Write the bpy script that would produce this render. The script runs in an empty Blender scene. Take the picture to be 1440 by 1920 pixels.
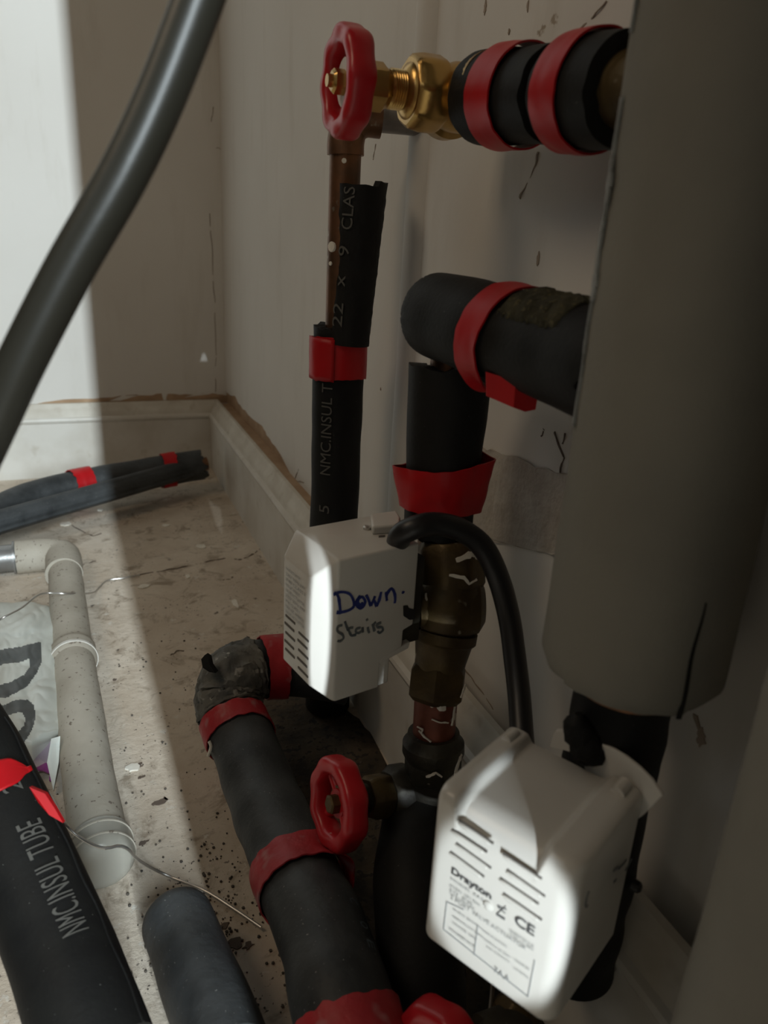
import bpy, bmesh, math, random
from mathutils import Vector, Matrix, noise
R_ = math.radians
SC = bpy.context.scene
COL = SC.collection

# ------------------------------------------------------------------ camera
F = 1400.0                                   # focal length for a 1440 x 1920 frame
CAM = Vector((0, 0, .42))
_vy = Vector((115-720, -(409-960), -F)).normalized()
_d = Vector((500-720, -(4759-960), -F)).normalized()
_up = -_d; _up = (_up - _up.dot(_vy)*_vy).normalized()
_vx = _vy.cross(_up)
ROT = Matrix((_vx, _vy, _up))                # camera -> world
cd = bpy.data.cameras.new('camera'); cam = bpy.data.objects.new('camera', cd); COL.objects.link(cam)
cam.matrix_world = Matrix.Translation(CAM) @ ROT.to_4x4()
cd.sensor_fit = 'VERTICAL'; cd.sensor_height = 36; cd.lens = F/1920*36
cd.clip_start = .01; cd.dof.use_dof = True; cd.dof.focus_distance = .52; cd.dof.aperture_fstop = 11
SC.camera = cam

# ------------------------------------------------------------------ light
SC.view_settings.view_transform = 'Standard'; SC.view_settings.look = 'None'
SC.view_settings.gamma = 1; SC.view_settings.use_curve_mapping = False
SC.view_settings.exposure = -0.06
W = bpy.data.worlds.new('world'); SC.world = W; W.use_nodes = True
W.node_tree.nodes['Background'].inputs[0].default_value = (1.0, .84, .62, 1)
W.node_tree.nodes['Background'].inputs[1].default_value = .006

def area(name, loc, target, sx, sy, power, color, spread=180):
    l = bpy.data.lights.new(name, 'AREA'); l.shape = 'RECTANGLE'; l.size = sx; l.size_y = sy
    l.energy = power; l.color = color; l.spread = R_(spread)
    o = bpy.data.objects.new(name, l); COL.objects.link(o); o.location = loc
    o.rotation_euler = (Vector(target)-Vector(loc)).to_track_quat('-Z', 'Y').to_euler()
    return o
def spot(name, loc, target, deg, sx, sy, power, color, radius=.01, blend=.3):
    l = bpy.data.lights.new(name, 'SPOT'); l.energy = power; l.color = color
    l.spot_size = R_(deg); l.spot_blend = blend; l.shadow_soft_size = radius
    o = bpy.data.objects.new(name, l); COL.objects.link(o); o.location = loc
    o.rotation_euler = (Vector(target)-Vector(loc)).to_track_quat('-Z', 'Y').to_euler()
    o.scale = (sx, sy, 1)
    return o
area('window_light', (.130, -3.0, 1.95), (.04, 1.0, .3), .035, 2.3, 215, (.84, .95, 1.0))
area('room_bounce', (-.72, .42, 1.30), (.2, .55, .25), .42, .42, 2.35, (1.0, .79, .565))
area('daylight_fill', (-.75, .0, .95), (.08, .38, .05), .25, .25, .22, (.84, .93, 1.0))
spot('added_spot_chamfer', (.052, -.19, .31), (.1056, .3205, .229), 10.8, .105, 1, 22, (.86, .95, 1.0), .0015, .12)  # added spot without a real source: brightens the marked actuator's chamfer
spot('added_spot_label', (.030, -.19, .238), (.1325, .178, .184), 13.2, .54, 1, 10.5, (.86, .95, 1.0), .003, .3)  # unseen helper spot aimed at the nearest actuator's label and scoop

# ------------------------------------------------------------------ pixel helpers
def ray(x, y): return ROT @ Vector(((x-720)/F, -(y-960)/F, -1.0))
def at(x, y, w): return CAM + ray(x, y)*w
def on_plane(x, y, p0, n):
    r = ray(x, y); return CAM + r*((Vector(p0)-CAM).dot(n)/r.dot(n))
def on_floor(x, y, z=0.0): return on_plane(x, y, (0, 0, z), Vector((0, 0, 1)))
XW = .252                                      # plaster face of the right wall
YB = 1.365                                     # face of the back wall
def on_right(x, y): return on_plane(x, y, (XW, 0, 0), Vector((1, 0, 0)))
def on_back(x, y): return on_plane(x, y, (0, YB, 0), Vector((0, 1, 0)))

# ------------------------------------------------------------------ materials
def nodes(name):
    m = bpy.data.materials.new(name); m.use_nodes = True
    nt = m.node_tree; return m, nt, nt.nodes['Principled BSDF']
def lnk(nt, a, b): nt.links.new(a, b)
def coords(nt, scale=(1, 1, 1)):
    tc = nt.nodes.new('ShaderNodeTexCoord'); mp = nt.nodes.new('ShaderNodeMapping')
    mp.inputs['Scale'].default_value = scale
    lnk(nt, tc.outputs['Object'], mp.inputs[0]); return mp.outputs[0]
def noise_n(nt, v, scale, detail=4, rough=.55, dist=0):
    n = nt.nodes.new('ShaderNodeTexNoise'); n.inputs['Scale'].default_value = scale
    n.inputs['Detail'].default_value = detail; n.inputs['Roughness'].default_value = rough
    n.inputs['Distortion'].default_value = dist
    lnk(nt, v, n.inputs['Vector']); return n.outputs['Fac']
def ramp(nt, f, a, b, ca=(0, 0, 0, 1), cb=(1, 1, 1, 1)):
    r = nt.nodes.new('ShaderNodeValToRGB'); r.color_ramp.elements[0].position = a; r.color_ramp.elements[1].position = b
    r.color_ramp.elements[0].color = ca; r.color_ramp.elements[1].color = cb
    lnk(nt, f, r.inputs[0]); return r.outputs[0]
def mixc(nt, f, a, b):
    m = nt.nodes.new('ShaderNodeMix'); m.data_type = 'RGBA'
    if hasattr(f, 'links'): lnk(nt, f, m.inputs[0])
    else: m.inputs[0].default_value = f
    for k, v in ((6, a), (7, b)):
        if hasattr(v, 'links'): lnk(nt, v, m.inputs[k])
        else: m.inputs[k].default_value = (*v, 1) if len(v) == 3 else v
    return m.outputs[2]
def math_n(nt, op, a, b):
    m = nt.nodes.new('ShaderNodeMath'); m.operation = op
    for k, v in ((0, a), (1, b)):
        if hasattr(v, 'links'): lnk(nt, v, m.inputs[k])
        else: m.inputs[k].default_value = v
    return m.outputs[0]
def bump(nt, h, b, strength=.3, dist=.001):
    n = nt.nodes.new('ShaderNodeBump'); n.inputs['Strength'].default_value = strength; n.inputs['Distance'].default_value = dist
    lnk(nt, h, n.inputs['Height']); lnk(nt, n.outputs[0], b.inputs['Normal'])
def mat(name, c1, c2=None, scale=20, rough=.6, metal=0, bmp=.2, bscale=200, dust=None, dscale=400, dth=(.62, .7), spec=.5, lo=.35, hi=.65, bdist=.001, dmask=None):
    m, nt, b = nodes(name); v = coords(nt)
    col = mixc(nt, ramp(nt, noise_n(nt, v, scale), lo, hi), c1, c2 or c1)
    if dust:
        f = ramp(nt, noise_n(nt, v, dscale, 2), dth[0], dth[1])
        if dmask: f = math_n(nt, 'MULTIPLY', f, ramp(nt, noise_n(nt, v, dmask, 3), .45, .6))
        col = mixc(nt, f, col, dust)
    lnk(nt, col, b.inputs['Base Color'])
    b.inputs['Roughness'].default_value = rough; b.inputs['Metallic'].default_value = metal
    b.inputs['Specular IOR Level'].default_value = spec
    if bmp: bump(nt, noise_n(nt, v, bscale, 3), b, bmp, bdist)
    return m
M = {}
def wall_mat():
    m, nt, b = nodes('wall_paint'); v = coords(nt)
    c = mixc(nt, ramp(nt, noise_n(nt, v, 3, 3), .3, .7), (.62, .595, .55), (.69, .67, .63))
    st = coords(nt, (6, 6, 1.2))
    c = mixc(nt, math_n(nt, 'MULTIPLY', ramp(nt, noise_n(nt, st, 4, 5, .6), .55, .75), .35), c, (.50, .46, .40))
    c = mixc(nt, ramp(nt, noise_n(nt, v, 26, 5, .7), .73, .76), c, (.36, .30, .23))
    lnk(nt, c, b.inputs['Base Color']); b.inputs['Roughness'].default_value = .75
    bump(nt, noise_n(nt, v, 60, 5), b, .25, .0015); return m
def floor_mat():
    m, nt, b = nodes('concrete'); v = coords(nt)
    c = mixc(nt, ramp(nt, noise_n(nt, v, 9, 6, .65), .35, .65), (.50, .42, .33), (.65, .575, .48))
    c = mixc(nt, ramp(nt, noise_n(nt, v, 30, 5, .7, .6), .53, .66), c, (.33, .27, .205))
    c = mixc(nt, ramp(nt, noise_n(nt, v, 55, 4, .7), .62, .68), c, (.62, .58, .51))
    f = math_n(nt, 'MULTIPLY', ramp(nt, noise_n(nt, v, 260, 3, .6), .635, .66), ramp(nt, noise_n(nt, v, 14, 3), .44, .58))
    c = mixc(nt, f, c, (.07, .055, .045))
    f = math_n(nt, 'MULTIPLY', ramp(nt, noise_n(nt, v, 90, 3, .6), .66, .68), ramp(nt, noise_n(nt, v, 11, 3), .5, .6))
    c = mixc(nt, f, c, (.10, .08, .06))
    lnk(nt, c, b.inputs['Base Color']); b.inputs['Roughness'].default_value = .85
    bump(nt, noise_n(nt, v, 120, 6, .65), b, .6, .002); return m
M['wall'] = wall_mat(); M['floor'] = floor_mat()
M['render'] = mat('bare_brown_render', (.33, .215, .13), (.42, .29, .185), 30, .95, bmp=.6, bscale=150)
M['crack'] = mat('crack', (.12, .09, .07), rough=1, bmp=0)
M['crackfine'] = mat('hairline', (.30, .25, .2), rough=1, bmp=0)
M['cement'] = mat('cement_smear', (.50, .47, .42), (.40, .36, .31), 45, .95, bmp=.8, bscale=90, bdist=.003)
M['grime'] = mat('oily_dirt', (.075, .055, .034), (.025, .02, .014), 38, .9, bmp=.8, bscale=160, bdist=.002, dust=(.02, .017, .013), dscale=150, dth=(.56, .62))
M['gouge'] = mat('gouge', (.30, .24, .18), (.38, .31, .25), 90, .95)
M['skirt'] = mat('skirting_paint', (.64, .62, .57), (.56, .53, .47), 12, .5, bmp=.15, bscale=80, dust=(.47, .43, .36), dscale=35, dth=(.62, .80), lo=.4, hi=.6)
M['skirttop'] = mat('stained_moulding', (.60, .57, .50), (.50, .46, .39), 25, .6, bmp=.3, bscale=120, dust=(.42, .37, .30), dscale=45, dth=(.60, .78))
M['foam'] = mat('black_foam', (.008, .008, .008), (.013, .013, .012), 30, .6, bmp=.35, bscale=420, dust=(.13, .13, .12), dscale=700, dth=(.75, .77), spec=.2, bdist=.0006)
M['foamdust'] = mat('dusty_black_foam', (.016, .019, .021), (.050, .055, .058), 26, .55, bmp=.6, bscale=200, dust=(.24, .24, .23), dscale=620, dth=(.715, .74), spec=.5, bdist=.0008)
M['foamold'] = mat('mouldy_foam', (.03, .03, .022), (.075, .07, .045), 60, .9, bmp=1, bscale=300, dust=(.10, .09, .05), dscale=300, dth=(.58, .66), spec=.2, bdist=.0015)
M['tape'] = mat('red_tape', (.50, .008, .012), (.40, .006, .010), 25, .42, bmp=.3, bscale=60, spec=.3, bdist=.001)
M['tapedust'] = mat('dusty_red_tape', (.46, .022, .030), (.34, .02, .028), 30, .5, bmp=.6, bscale=110, dust=(.42, .22, .22), dscale=60, dth=(.55, .72), spec=.45, bdist=.0015)
M['print'] = mat('grey_print', (.095, .092, .082), rough=.6, bmp=0)
M['printblue'] = mat('blue_grey_print', (.10, .13, .16), rough=.6, bmp=0)
M['greyfoam'] = mat('grey_riser_foam', (.175, .168, .145), (.215, .205, .175), 12, .85, bmp=.3, bscale=500, spec=.2, bdist=.0006)
M['greyglue'] = mat('grey_seam', (.26, .27, .26), (.14, .14, .13), 120, .5, bmp=1, bscale=200)
M['copper'] = mat('aged_copper', (.23, .11, .055), (.13, .075, .045), 45, .42, .75, bmp=.2, bscale=200, dust=(.32, .28, .22), dscale=120, dth=(.66, .74))
M['copperred'] = mat('red_copper', (.20, .055, .03), (.12, .04, .025), 50, .5, .5, bmp=.3, dust=(.50, .42, .34), dscale=75, dth=(.63, .66))
M['greypipe'] = mat('dull_metal', (.30, .28, .27), (.22, .2, .19), 60, .3, .8, bmp=.1)
M['brass'] = mat('brass', (.60, .38, .13), (.48, .30, .10), 40, .28, .9, bmp=.1, bscale=300)
M['brassold'] = mat('dirty_brass', (.115, .08, .032), (.07, .048, .024), 50, .5, .55, bmp=.5, bscale=200, dust=(.42, .38, .30), dscale=55, dth=(.69, .715), bdist=.001)
M['brassdark'] = mat('black_brass', (.05, .045, .03), (.025, .022, .018), 50, .5, .4, bmp=.5, bscale=200, dust=(.30, .27, .22), dscale=90, dth=(.70, .72))
M['wheel'] = mat('red_wheel_paint', (.50, .014, .022), (.42, .012, .018), 20, .33, bmp=.15, bscale=90, dust=(.50, .2, .2), dscale=160, dth=(.72, .76))
M['white'] = mat('white_disc', (.75, .75, .73), rough=.5, bmp=0)
M['plastic'] = mat('white_plastic', (.66, .645, .60), (.60, .58, .535), 14, .27, bmp=.03, bscale=700, spec=.5)
M['plasticgrey'] = mat('grey_label_ink', (.27, .275, .27), rough=.5, bmp=0)
M['ink'] = mat('dark_ink', (.12, .12, .12), rough=.5, bmp=0)
M['slot'] = mat('slot_shadow', (.10, .09, .08), rough=.7, bmp=0)
M['bluepen'] = mat('blue_marker', (.012, .022, .17), (.03, .05, .24), 150, .5, bmp=0)
M['greypen'] = mat('faded_marker', (.075, .095, .115), (.17, .18, .18), 120, .5, bmp=0)
M['blackplastic'] = mat('black_plastic', (.012, .012, .013), rough=.4, bmp=.1)
M['hose'] = mat('black_hose_rubber', (.017, .0155, .011), (.022, .020, .015), 8, .36, bmp=.05, spec=.35)
M['waste'] = mat('dusty_waste_pipe', (.45, .415, .35), (.37, .335, .275), 25, .75, bmp=.3, dust=(.18, .15, .12), dscale=230, dth=(.65, .68))
M['wastegrey'] = mat('grey_waste_pipe', (.30, .30, .30), (.20, .20, .19), 25, .32, .45, bmp=.2)
M['bag'] = mat('white_bag_film', (.74, .77, .72), (.66, .69, .64), 14, .38, bmp=.25, bscale=28, bdist=.004)
M['baggrey'] = mat('bag_grey_ink', (.09, .10, .10), (.125, .135, .135), 40, .45, bmp=.2, bscale=28)
M['bagpink'] = mat('mauve_film', (.36, .29, .35), rough=.4, bmp=.4, bscale=40)
M['purple'] = mat('purple_film', (.22, .03, .20), rough=.4, bmp=.3, bscale=40)
M['wire'] = mat('steel_wire', (.55, .53, .5), rough=.35, metal=.9, bmp=0)
M['flake'] = mat('paint_flake', (.80, .77, .69), (.68, .64, .56), 100, .7)
M['grit'] = mat('dark_grit', (.05, .045, .04), (.12, .1, .08), 100, .9)
m_, nt_, b_ = nodes('clear_plastic'); M['clear'] = m_
b_.inputs['Base Color'].default_value = (.62, .60, .53, 1); b_.inputs['Roughness'].default_value = .25
b_.inputs['Transmission Weight'].default_value = .55; b_.inputs['IOR'].default_value = 1.3

# ------------------------------------------------------------------ mesh helpers
def tag(o, label=None, cat=None, group=None, kind=None):
    if label: o['label'] = label
    if cat: o['category'] = cat
    if group: o['group'] = group
    if kind: o['kind'] = kind
    return o
def obj(name, verts, faces, mats, parent=None, smooth=True, fm=None, angle=35):
    me = bpy.data.meshes.new(name); me.from_pydata([tuple(v) for v in verts], [], faces)
    for m in (mats if isinstance(mats, (list, tuple)) else [mats]): me.materials.append(m)
    if fm:
        for p, k in zip(me.polygons, fm): p.material_index = k
    bm = bmesh.new(); bm.from_mesh(me); bmesh.ops.recalc_face_normals(bm, faces=bm.faces)
    for f in bm.faces: f.smooth = smooth
    if smooth:
        for e in bm.edges:
            if len(e.link_faces) == 2 and e.calc_face_angle(0) > R_(angle): e.smooth = False
    bm.to_mesh(me); bm.free()
    o = bpy.data.objects.new(name, me); COL.objects.link(o)
    if parent:
        o.parent = parent
        g = Matrix.Translation(parent.location)
        o.matrix_parent_inverse = g.inverted() if not parent.parent else Matrix.Identity(4)
    return o
def empty(name, loc):
    o = bpy.data.objects.new(name, None); COL.objects.link(o); o.location = loc; o.empty_display_size = .02; return o
class MB:
    def __init__(s): s.v = []; s.f = []; s.m = []
    def add(s, v, f, k=0):
        n = len(s.v); s.v += [Vector(a) for a in v]; s.f += [tuple(n+i for i in q) for q in f]; s.m += [k]*len(f); return s
    def box(s, a, b, k=0):
        x0, y0, z0 = a; x1, y1, z1 = b
        return s.add([(x0,y0,z0),(x1,y0,z0),(x1,y1,z0),(x0,y1,z0),(x0,y0,z1),(x1,y0,z1),(x1,y1,z1),(x0,y1,z1)],
                     [(0,3,2,1),(4,5,6,7),(0,1,5,4),(1,2,6,5),(2,3,7,6),(3,0,4,7)], k)
    def prism(s, pts, off, k=0):
        n = len(pts); off = Vector(off)
        v = [Vector(p) for p in pts]+[Vector(p)+off for p in pts]
        return s.add(v, [tuple(range(n-1, -1, -1)), tuple(range(n, 2*n))]+[(i, (i+1) % n, n+(i+1) % n, n+i) for i in range(n)], k)
    def build(s, name, mats, parent=None, smooth=True, angle=35): return obj(name, s.v, s.f, mats, parent, smooth, s.m, angle)

def catmull(P, n):
    P = [Vector(p) for p in P]; out = []
    if len(P) == 2: return [P[0].lerp(P[1], i/n) for i in range(n+1)]
    Q = [P[0]*2-P[1]]+P+[P[-1]*2-P[-2]]
    per = max(2, n//(len(P)-1))
    for i in range(1, len(Q)-2):
        for k in range(per):
            t = k/per; a, b, c, d = Q[i-1:i+3]
            out.append(.5*((2*b)+(c-a)*t+(2*a-5*b+4*c-d)*t*t+(3*b-a-3*c+d)*t**3))
    out.append(P[-1]); return out
class Sweep:
    """a centre line with a frame: at(s metres, angle, radius)"""
    def __init__(s, P, n=40, ref=(0, 0, 1)):
        s.p = catmull(P, n); s.L = [0]
        for a, b in zip(s.p, s.p[1:]): s.L.append(s.L[-1]+(b-a).length)
        s.len = s.L[-1]; N = len(s.p)
        s.t = [(s.p[min(i+1, N-1)]-s.p[max(i-1, 0)]).normalized() for i in range(N)]
        u = Vector(ref); s.u = []
        for t in s.t:
            u = u-u.dot(t)*t
            if u.length < 1e-4: u = t.orthogonal()
            u.normalize(); s.u.append(u.copy())
    def fr(s, x):
        if x <= 0: return s.p[0]+s.t[0]*x, s.t[0], s.u[0]
        if x >= s.len: return s.p[-1]+s.t[-1]*(x-s.len), s.t[-1], s.u[-1]
        i = 0
        lo, hi = 0, len(s.L)-1
        while hi-lo > 1:
            m = (lo+hi)//2
            if s.L[m] <= x: lo = m
            else: hi = m
        k = (x-s.L[lo])/(s.L[hi]-s.L[lo])
        t = s.t[lo].lerp(s.t[hi], k).normalized(); u = s.u[lo].lerp(s.u[hi], k); u = (u-u.dot(t)*t).normalized()
        return s.p[lo].lerp(s.p[hi], k), t, u
    def at(s, x, a, r):
        p, t, u = s.fr(x); w = t.cross(u)
        return p+(u*math.cos(a)+w*math.sin(a))*r
    def angle_to(s, x, target):
        p, t, u = s.fr(x); w = t.cross(u); d = Vector(target)-p
        return math.atan2(d.dot(w), d.dot(u))
def rfun(r, amp=0, fr=60, seed=0):
    def f(p, x, a):
        rr = r(x) if callable(r) else r
        if amp: rr += amp*noise.noise(p*fr+Vector((seed, 0, 0)))
        return rr
    return f
def tube(sw, r, x0=0, x1=None, seg=40, step=.003, wall=None, amp=0, fr=60, seed=0, cap=True, rag=0, ends=(True, True), a0=0, round0=0, round1=0):
    """returns (verts, faces): a solid rod, or a hollow sleeve with wall thickness and open ends"""
    x1 = sw.len if x1 is None else x1
    n = max(2, int((x1-x0)/step)); rf = rfun(r, amp, fr, seed); V = []; Fc = []
    def ring(i, rad_off, inner=False):
        k = i/n
        row = []
        for j in range(seg):
            a = a0+2*math.pi*j/seg
            e0 = rag*noise.noise(Vector((math.cos(a)*3+seed, math.sin(a)*3, 5)))*1.6 if rag else 0
            e1 = rag*noise.noise(Vector((math.cos(a)*3+seed, math.sin(a)*3, 9)))*1.6 if rag else 0
            x = (x0+e0)*(1-k)+(x1+e1)*k
            base = sw.at(x, a, .01)
            rr = rf(base, x, a)-rad_off if not inner else (rf(base, x, a)-rad_off)
            if round0 and x-x0 < round0: q = 1-(x-x0)/round0; rr = max(0.0005, rr-round0*(1-math.sqrt(max(0, 1-q*q))))
            if round1 and x1-x < round1: q = 1-(x1-x)/round1; rr = max(0.0005, rr-round1*(1-math.sqrt(max(0, 1-q*q))))
            row.append(sw.at(x, a, rr))
        return row
    rows = [ring(i, 0) for i in range(n+1)]
    if wall: rows = [ring(0, wall)]+[ring(0, .0008)]+rows[0:]+[ring(n, .0008)]+[ring(n, wall)]
    m = len(rows)
    for q in rows: V += q
    for i in range(m-1):
        for j in range(seg):
            a = i*seg+j; b = i*seg+(j+1) % seg
            Fc.append((a, b, b+seg, a+seg))
    if wall:
        # inner surface joins the two ends
        inn = [ring(i, wall, True) for i in (0, n)]
        b0 = 0; b1 = (m-1)*seg
        for j in range(seg): Fc.append((b0+(j+1) % seg, b0+j, b1+j, b1+(j+1) % seg))
        if n > 3 and True:
            pass
    elif cap:
        Fc.append(tuple(range(seg-1, -1, -1))); Fc.append(tuple((m-1)*seg+j for j in range(seg)))
    return V, Fc
def tape(sw, r, xa, xb, slant=0, sdir=0, seg=72, th=.0009, amp=.0006, seed=0, edge=.001, flare=0, fdir=0, rows=9, nf=90):
    V = []; Fc = []
    for lay in (0, 1):
        for i in range(rows):
            for j in range(seg):
                a = 2*math.pi*j/seg; k = i/(rows-1)
                e = edge*noise.noise(Vector((math.cos(a)*4+seed*3.1, math.sin(a)*4, k*2)))
                sl = slant*math.cos(a-sdir)
                x = xa+(xb-xa)*k+sl+e
                base = sw.at(x, a, .01)
                rr = (r(x) if callable(r) else r)+.0006+th*lay+amp*abs(noise.noise(base*nf+Vector((seed, 0, 0))))*(1.0)
                if flare: rr += flare*max(0, math.cos(a-fdir))**6*abs(2*k-1)**1.5
                V.append(sw.at(x, a, rr))
    N = rows*seg
    for i in range(rows-1):
        for j in range(seg):
            a = i*seg+j; b = i*seg+(j+1) % seg
            Fc.append((N+a, N+b, N+b+seg, N+a+seg)); Fc.append((b, a, a+seg, b+seg))
    for j in range(seg):
        b = (j+1) % seg
        Fc.append((j, b, N+b, N+j)); q = (rows-1)*seg
        Fc.append((q+b, q+j, N+q+j, N+q+b))
    return V, Fc
def lathe(p0, axis, prof, seg=40, ref=(0, 0, 1), sides=None, k0=0):
    """prof: [(x along axis, radius)] ; sides=6 makes a hexagon of it"""
    axis = Vector(axis).normalized(); u = Vector(ref); u = (u-u.dot(axis)*axis)
    if u.length < 1e-4: u = axis.orthogonal()
    u.normalize(); w = axis.cross(u); V = []; Fc = []
    for x, r in prof:
        for j in range(seg):
            a = 2*math.pi*j/seg; rr = r
            if sides:
                h = math.pi/sides; b = (a % (2*h))-h; rr = min(r*math.cos(h)/math.cos(b), r*.975)
            V.append(Vector(p0)+axis*x+(u*math.cos(a)+w*math.sin(a))*rr)
    n = len(prof)
    for i in range(n-1):
        for j in range(seg):
            a = i*seg+j; b = i*seg+(j+1) % seg; Fc.append((a, b, b+seg, a+seg))
    Fc.append(tuple(range(seg-1, -1, -1))); Fc.append(tuple((n-1)*seg+j for j in range(seg)))
    return V, Fc
def ribbon(P, widths, n, up, th=.0004):
    """thin raised stroke following points P on a surface with normal n"""
    n = Vector(n); P = [Vector(p) for p in P]; V = []; Fc = []
    for i, p in enumerate(P):
        t = (P[min(i+1, len(P)-1)]-P[max(i-1, 0)]).normalized(); s = n.cross(t).normalized()
        w = widths[i] if isinstance(widths, (list, tuple)) else widths
        V += [p+s*w/2+n*up, p-s*w/2+n*up, p-s*w/2+n*(up-th), p+s*w/2+n*(up-th)]
    for i in range(len(P)-1):
        for j in range(4): Fc.append((4*i+j, 4*i+(j+1) % 4, 4*i+4+(j+1) % 4, 4*i+4+j))
    Fc += [(3, 2, 1, 0), tuple(4*(len(P)-1)+j for j in range(4))]
    return V, Fc
def text_mesh(body, size=1.0, align='LEFT', spacing=1.0, cutlen=None):
    c = bpy.data.curves.new('txt', 'FONT'); c.body = body; c.size = size; c.align_x = align; c.space_character = spacing
    c.resolution_u = 3
    o = bpy.data.objects.new('txt', c); COL.objects.link(o)
    dg = bpy.context.evaluated_depsgraph_get(); dg.update()
    me = bpy.data.meshes.new_from_object(o.evaluated_get(dg))
    bpy.data.objects.remove(o); bpy.data.curves.remove(c)
    if cutlen:
        bm = bmesh.new(); bm.from_mesh(me); bmesh.ops.triangulate(bm, faces=bm.faces)
        for _ in range(3):
            es = [e for e in bm.edges if e.calc_length() > cutlen]
            if not es: break
            bmesh.ops.subdivide_edges(bm, edges=es, cuts=1); bmesh.ops.triangulate(bm, faces=bm.faces)
        bm.to_mesh(me); bm.free()
    v = [x.co.copy() for x in me.vertices]; f = [tuple(p.vertices) for p in me.polygons]
    bpy.data.meshes.remove(me); return v, f
def text_on_plane(body, p, xd, yd, h, width=None, up=.0003, align='LEFT', spacing=1.0, sx=1.0):
    v, f = text_mesh(body, 1.0, align, spacing)
    if not v: return [], []
    xs = [q.x for q in v]
    k = h/.7; kx = k*sx
    if width: kx = width/(max(xs)-min(xs))
    xd = Vector(xd).normalized(); yd = Vector(yd).normalized(); n = xd.cross(yd)
    return [Vector(p)+xd*q.x*kx+yd*q.y*k+n*up for q in v], f
def text_on_tube(body, sw, r, xs, ang, h, length, sign=1, flip=1, seg=None):
    """reads along the sweep (sign=1 forwards); angle ang is the letters' middle line"""
    v, f = text_mesh(body, 1.0, 'LEFT', 1.0, cutlen=.22)
    x0 = min(q.x for q in v); x1 = max(q.x for q in v); V = []
    for q in v:
        x = xs+sign*(q.x-x0)/(x1-x0)*length
        rr = r(x) if callable(r) else r
        a = ang+flip*(q.y-.35)*(h/.7)/rr
        V.append(sw.at(x, a, rr+.0009))
    return V, f
def rnd_poly(c, ux, uy, ra, rb, seed, n=16, j=.3):
    return [c+ux*ra*math.cos(t)*(1+j*noise.noise(Vector((math.cos(t)*1.5+seed, math.sin(t)*1.5, seed))))+uy*rb*math.sin(t)*(1+j*noise.noise(Vector((math.cos(t)*1.5+seed, math.sin(t)*1.5, seed+7))))
            for t in [2*math.pi*i/n for i in range(n)]]
def jag(P, sub=5, amp=.002, seed=0):
    out = []
    for i in range(len(P)-1):
        a, b = Vector(P[i]), Vector(P[i+1])
        for k in range(sub):
            p = a.lerp(b, k/sub)
            if not (i == 0 and k == 0): p = p+amp*noise.noise_vector(p*180+Vector((seed, 0, 0)))
            out.append(p)
    out.append(Vector(P[-1])); return out

def left_sign(s_, x, a, r):
    cr = ROT.transposed() @ (s_.at(x, a+.3, r)-CAM); c0 = ROT.transposed() @ (s_.at(x, a, r)-CAM)
    return 1 if cr.x/-cr.z < c0.x/-c0.z else -1

# ================================================================== SETTING
X0, Y0, ZT = -1.3, -.30, 1.7
b = MB().box((X0, Y0-.9, -.05), (XW+.10, YB+.1, 0))
N_UP = Vector((0, 0, 1))
for pts, w in ([[(262,1078),(330,1066),(390,1053),(425,1046),(450,1050),(475,1040),(488,1030)], .0022],
               [[(135,985),(160,1000),(175,1006),(190,1000)], .002], [[(148,1062),(165,1056),(180,1052)], .002],
               [[(320,1228),(330,1222),(345,1221)], .0018], [[(418,1088),(430,1086),(436,1082)], .002]):
    P = jag([on_floor(*p) for p in pts], 5, .0025)
    v, f = ribbon(P, [w*(.5+abs(noise.noise(p*60))*1.6) for p in P], N_UP, .0006, .0006); b.add(v, f, 1)
for i, (x, y, ra, rb) in enumerate([(303,1502,.008,.004),(258,1437,.006,.003),(265,1458,.004,.002),(415,1740,.006,.003),(440,1770,.007,.004),(465,1775,.004,.003),(395,1720,.005,.003),(160,1290,.003,.002),(215,1275,.0025,.0018),(270,1580,.004,.002),(310,1850,.004,.002)]):
    b.prism(rnd_poly(on_floor(x, y), Vector((1,.4,0)).normalized(), Vector((-.4,1,0)).normalized(), ra*.75, rb*.8, i*3.3, n=24, j=1.0), (0, 0, .0007), 1)
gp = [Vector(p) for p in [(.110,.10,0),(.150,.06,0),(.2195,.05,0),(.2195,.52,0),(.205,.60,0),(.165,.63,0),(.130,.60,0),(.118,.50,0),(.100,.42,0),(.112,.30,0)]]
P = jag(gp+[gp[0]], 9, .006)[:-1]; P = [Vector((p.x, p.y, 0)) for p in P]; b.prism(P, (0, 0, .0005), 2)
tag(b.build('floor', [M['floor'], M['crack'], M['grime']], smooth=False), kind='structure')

# back wall with hairlines; the brown gap line above the skirting
b = MB().box((X0, YB, 0), (XW+.10, YB+.10, ZT))
NB = Vector((0, -1, 0))
for pts, w, k in ([[(393,400),(397,470),(402,560),(405,650),(404,735)], .0011, 2], [[(400,200),(398,215),(396,228)], .0012, 2], [[(405,278),(418,279),(424,277)], .001, 2]):
    P = jag([on_back(*p) for p in pts], 5, .002)
    v, f = ribbon(P, w, NB, .0006, .0006); b.add(v, f, k)
pts = [(-40,762),(20,757),(60,756),(140,748),(210,746),(240,740),(270,742),(303,738),(305,750),(312,752),(314,738),(360,740),(400,737),(432,742)]
top = jag([on_back(*p) for p in pts], 4, .0025)
lowp = [Vector((p.x, YB, .118)) for p in reversed(top)]
b.prism([p+Vector((0, -.0006, 0)) for p in top+lowp], (0, .002, 0), 1)
tag(b.build('wall_back', [M['wall'], M['render'], M['crackfine']], smooth=False), kind='structure')

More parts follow.
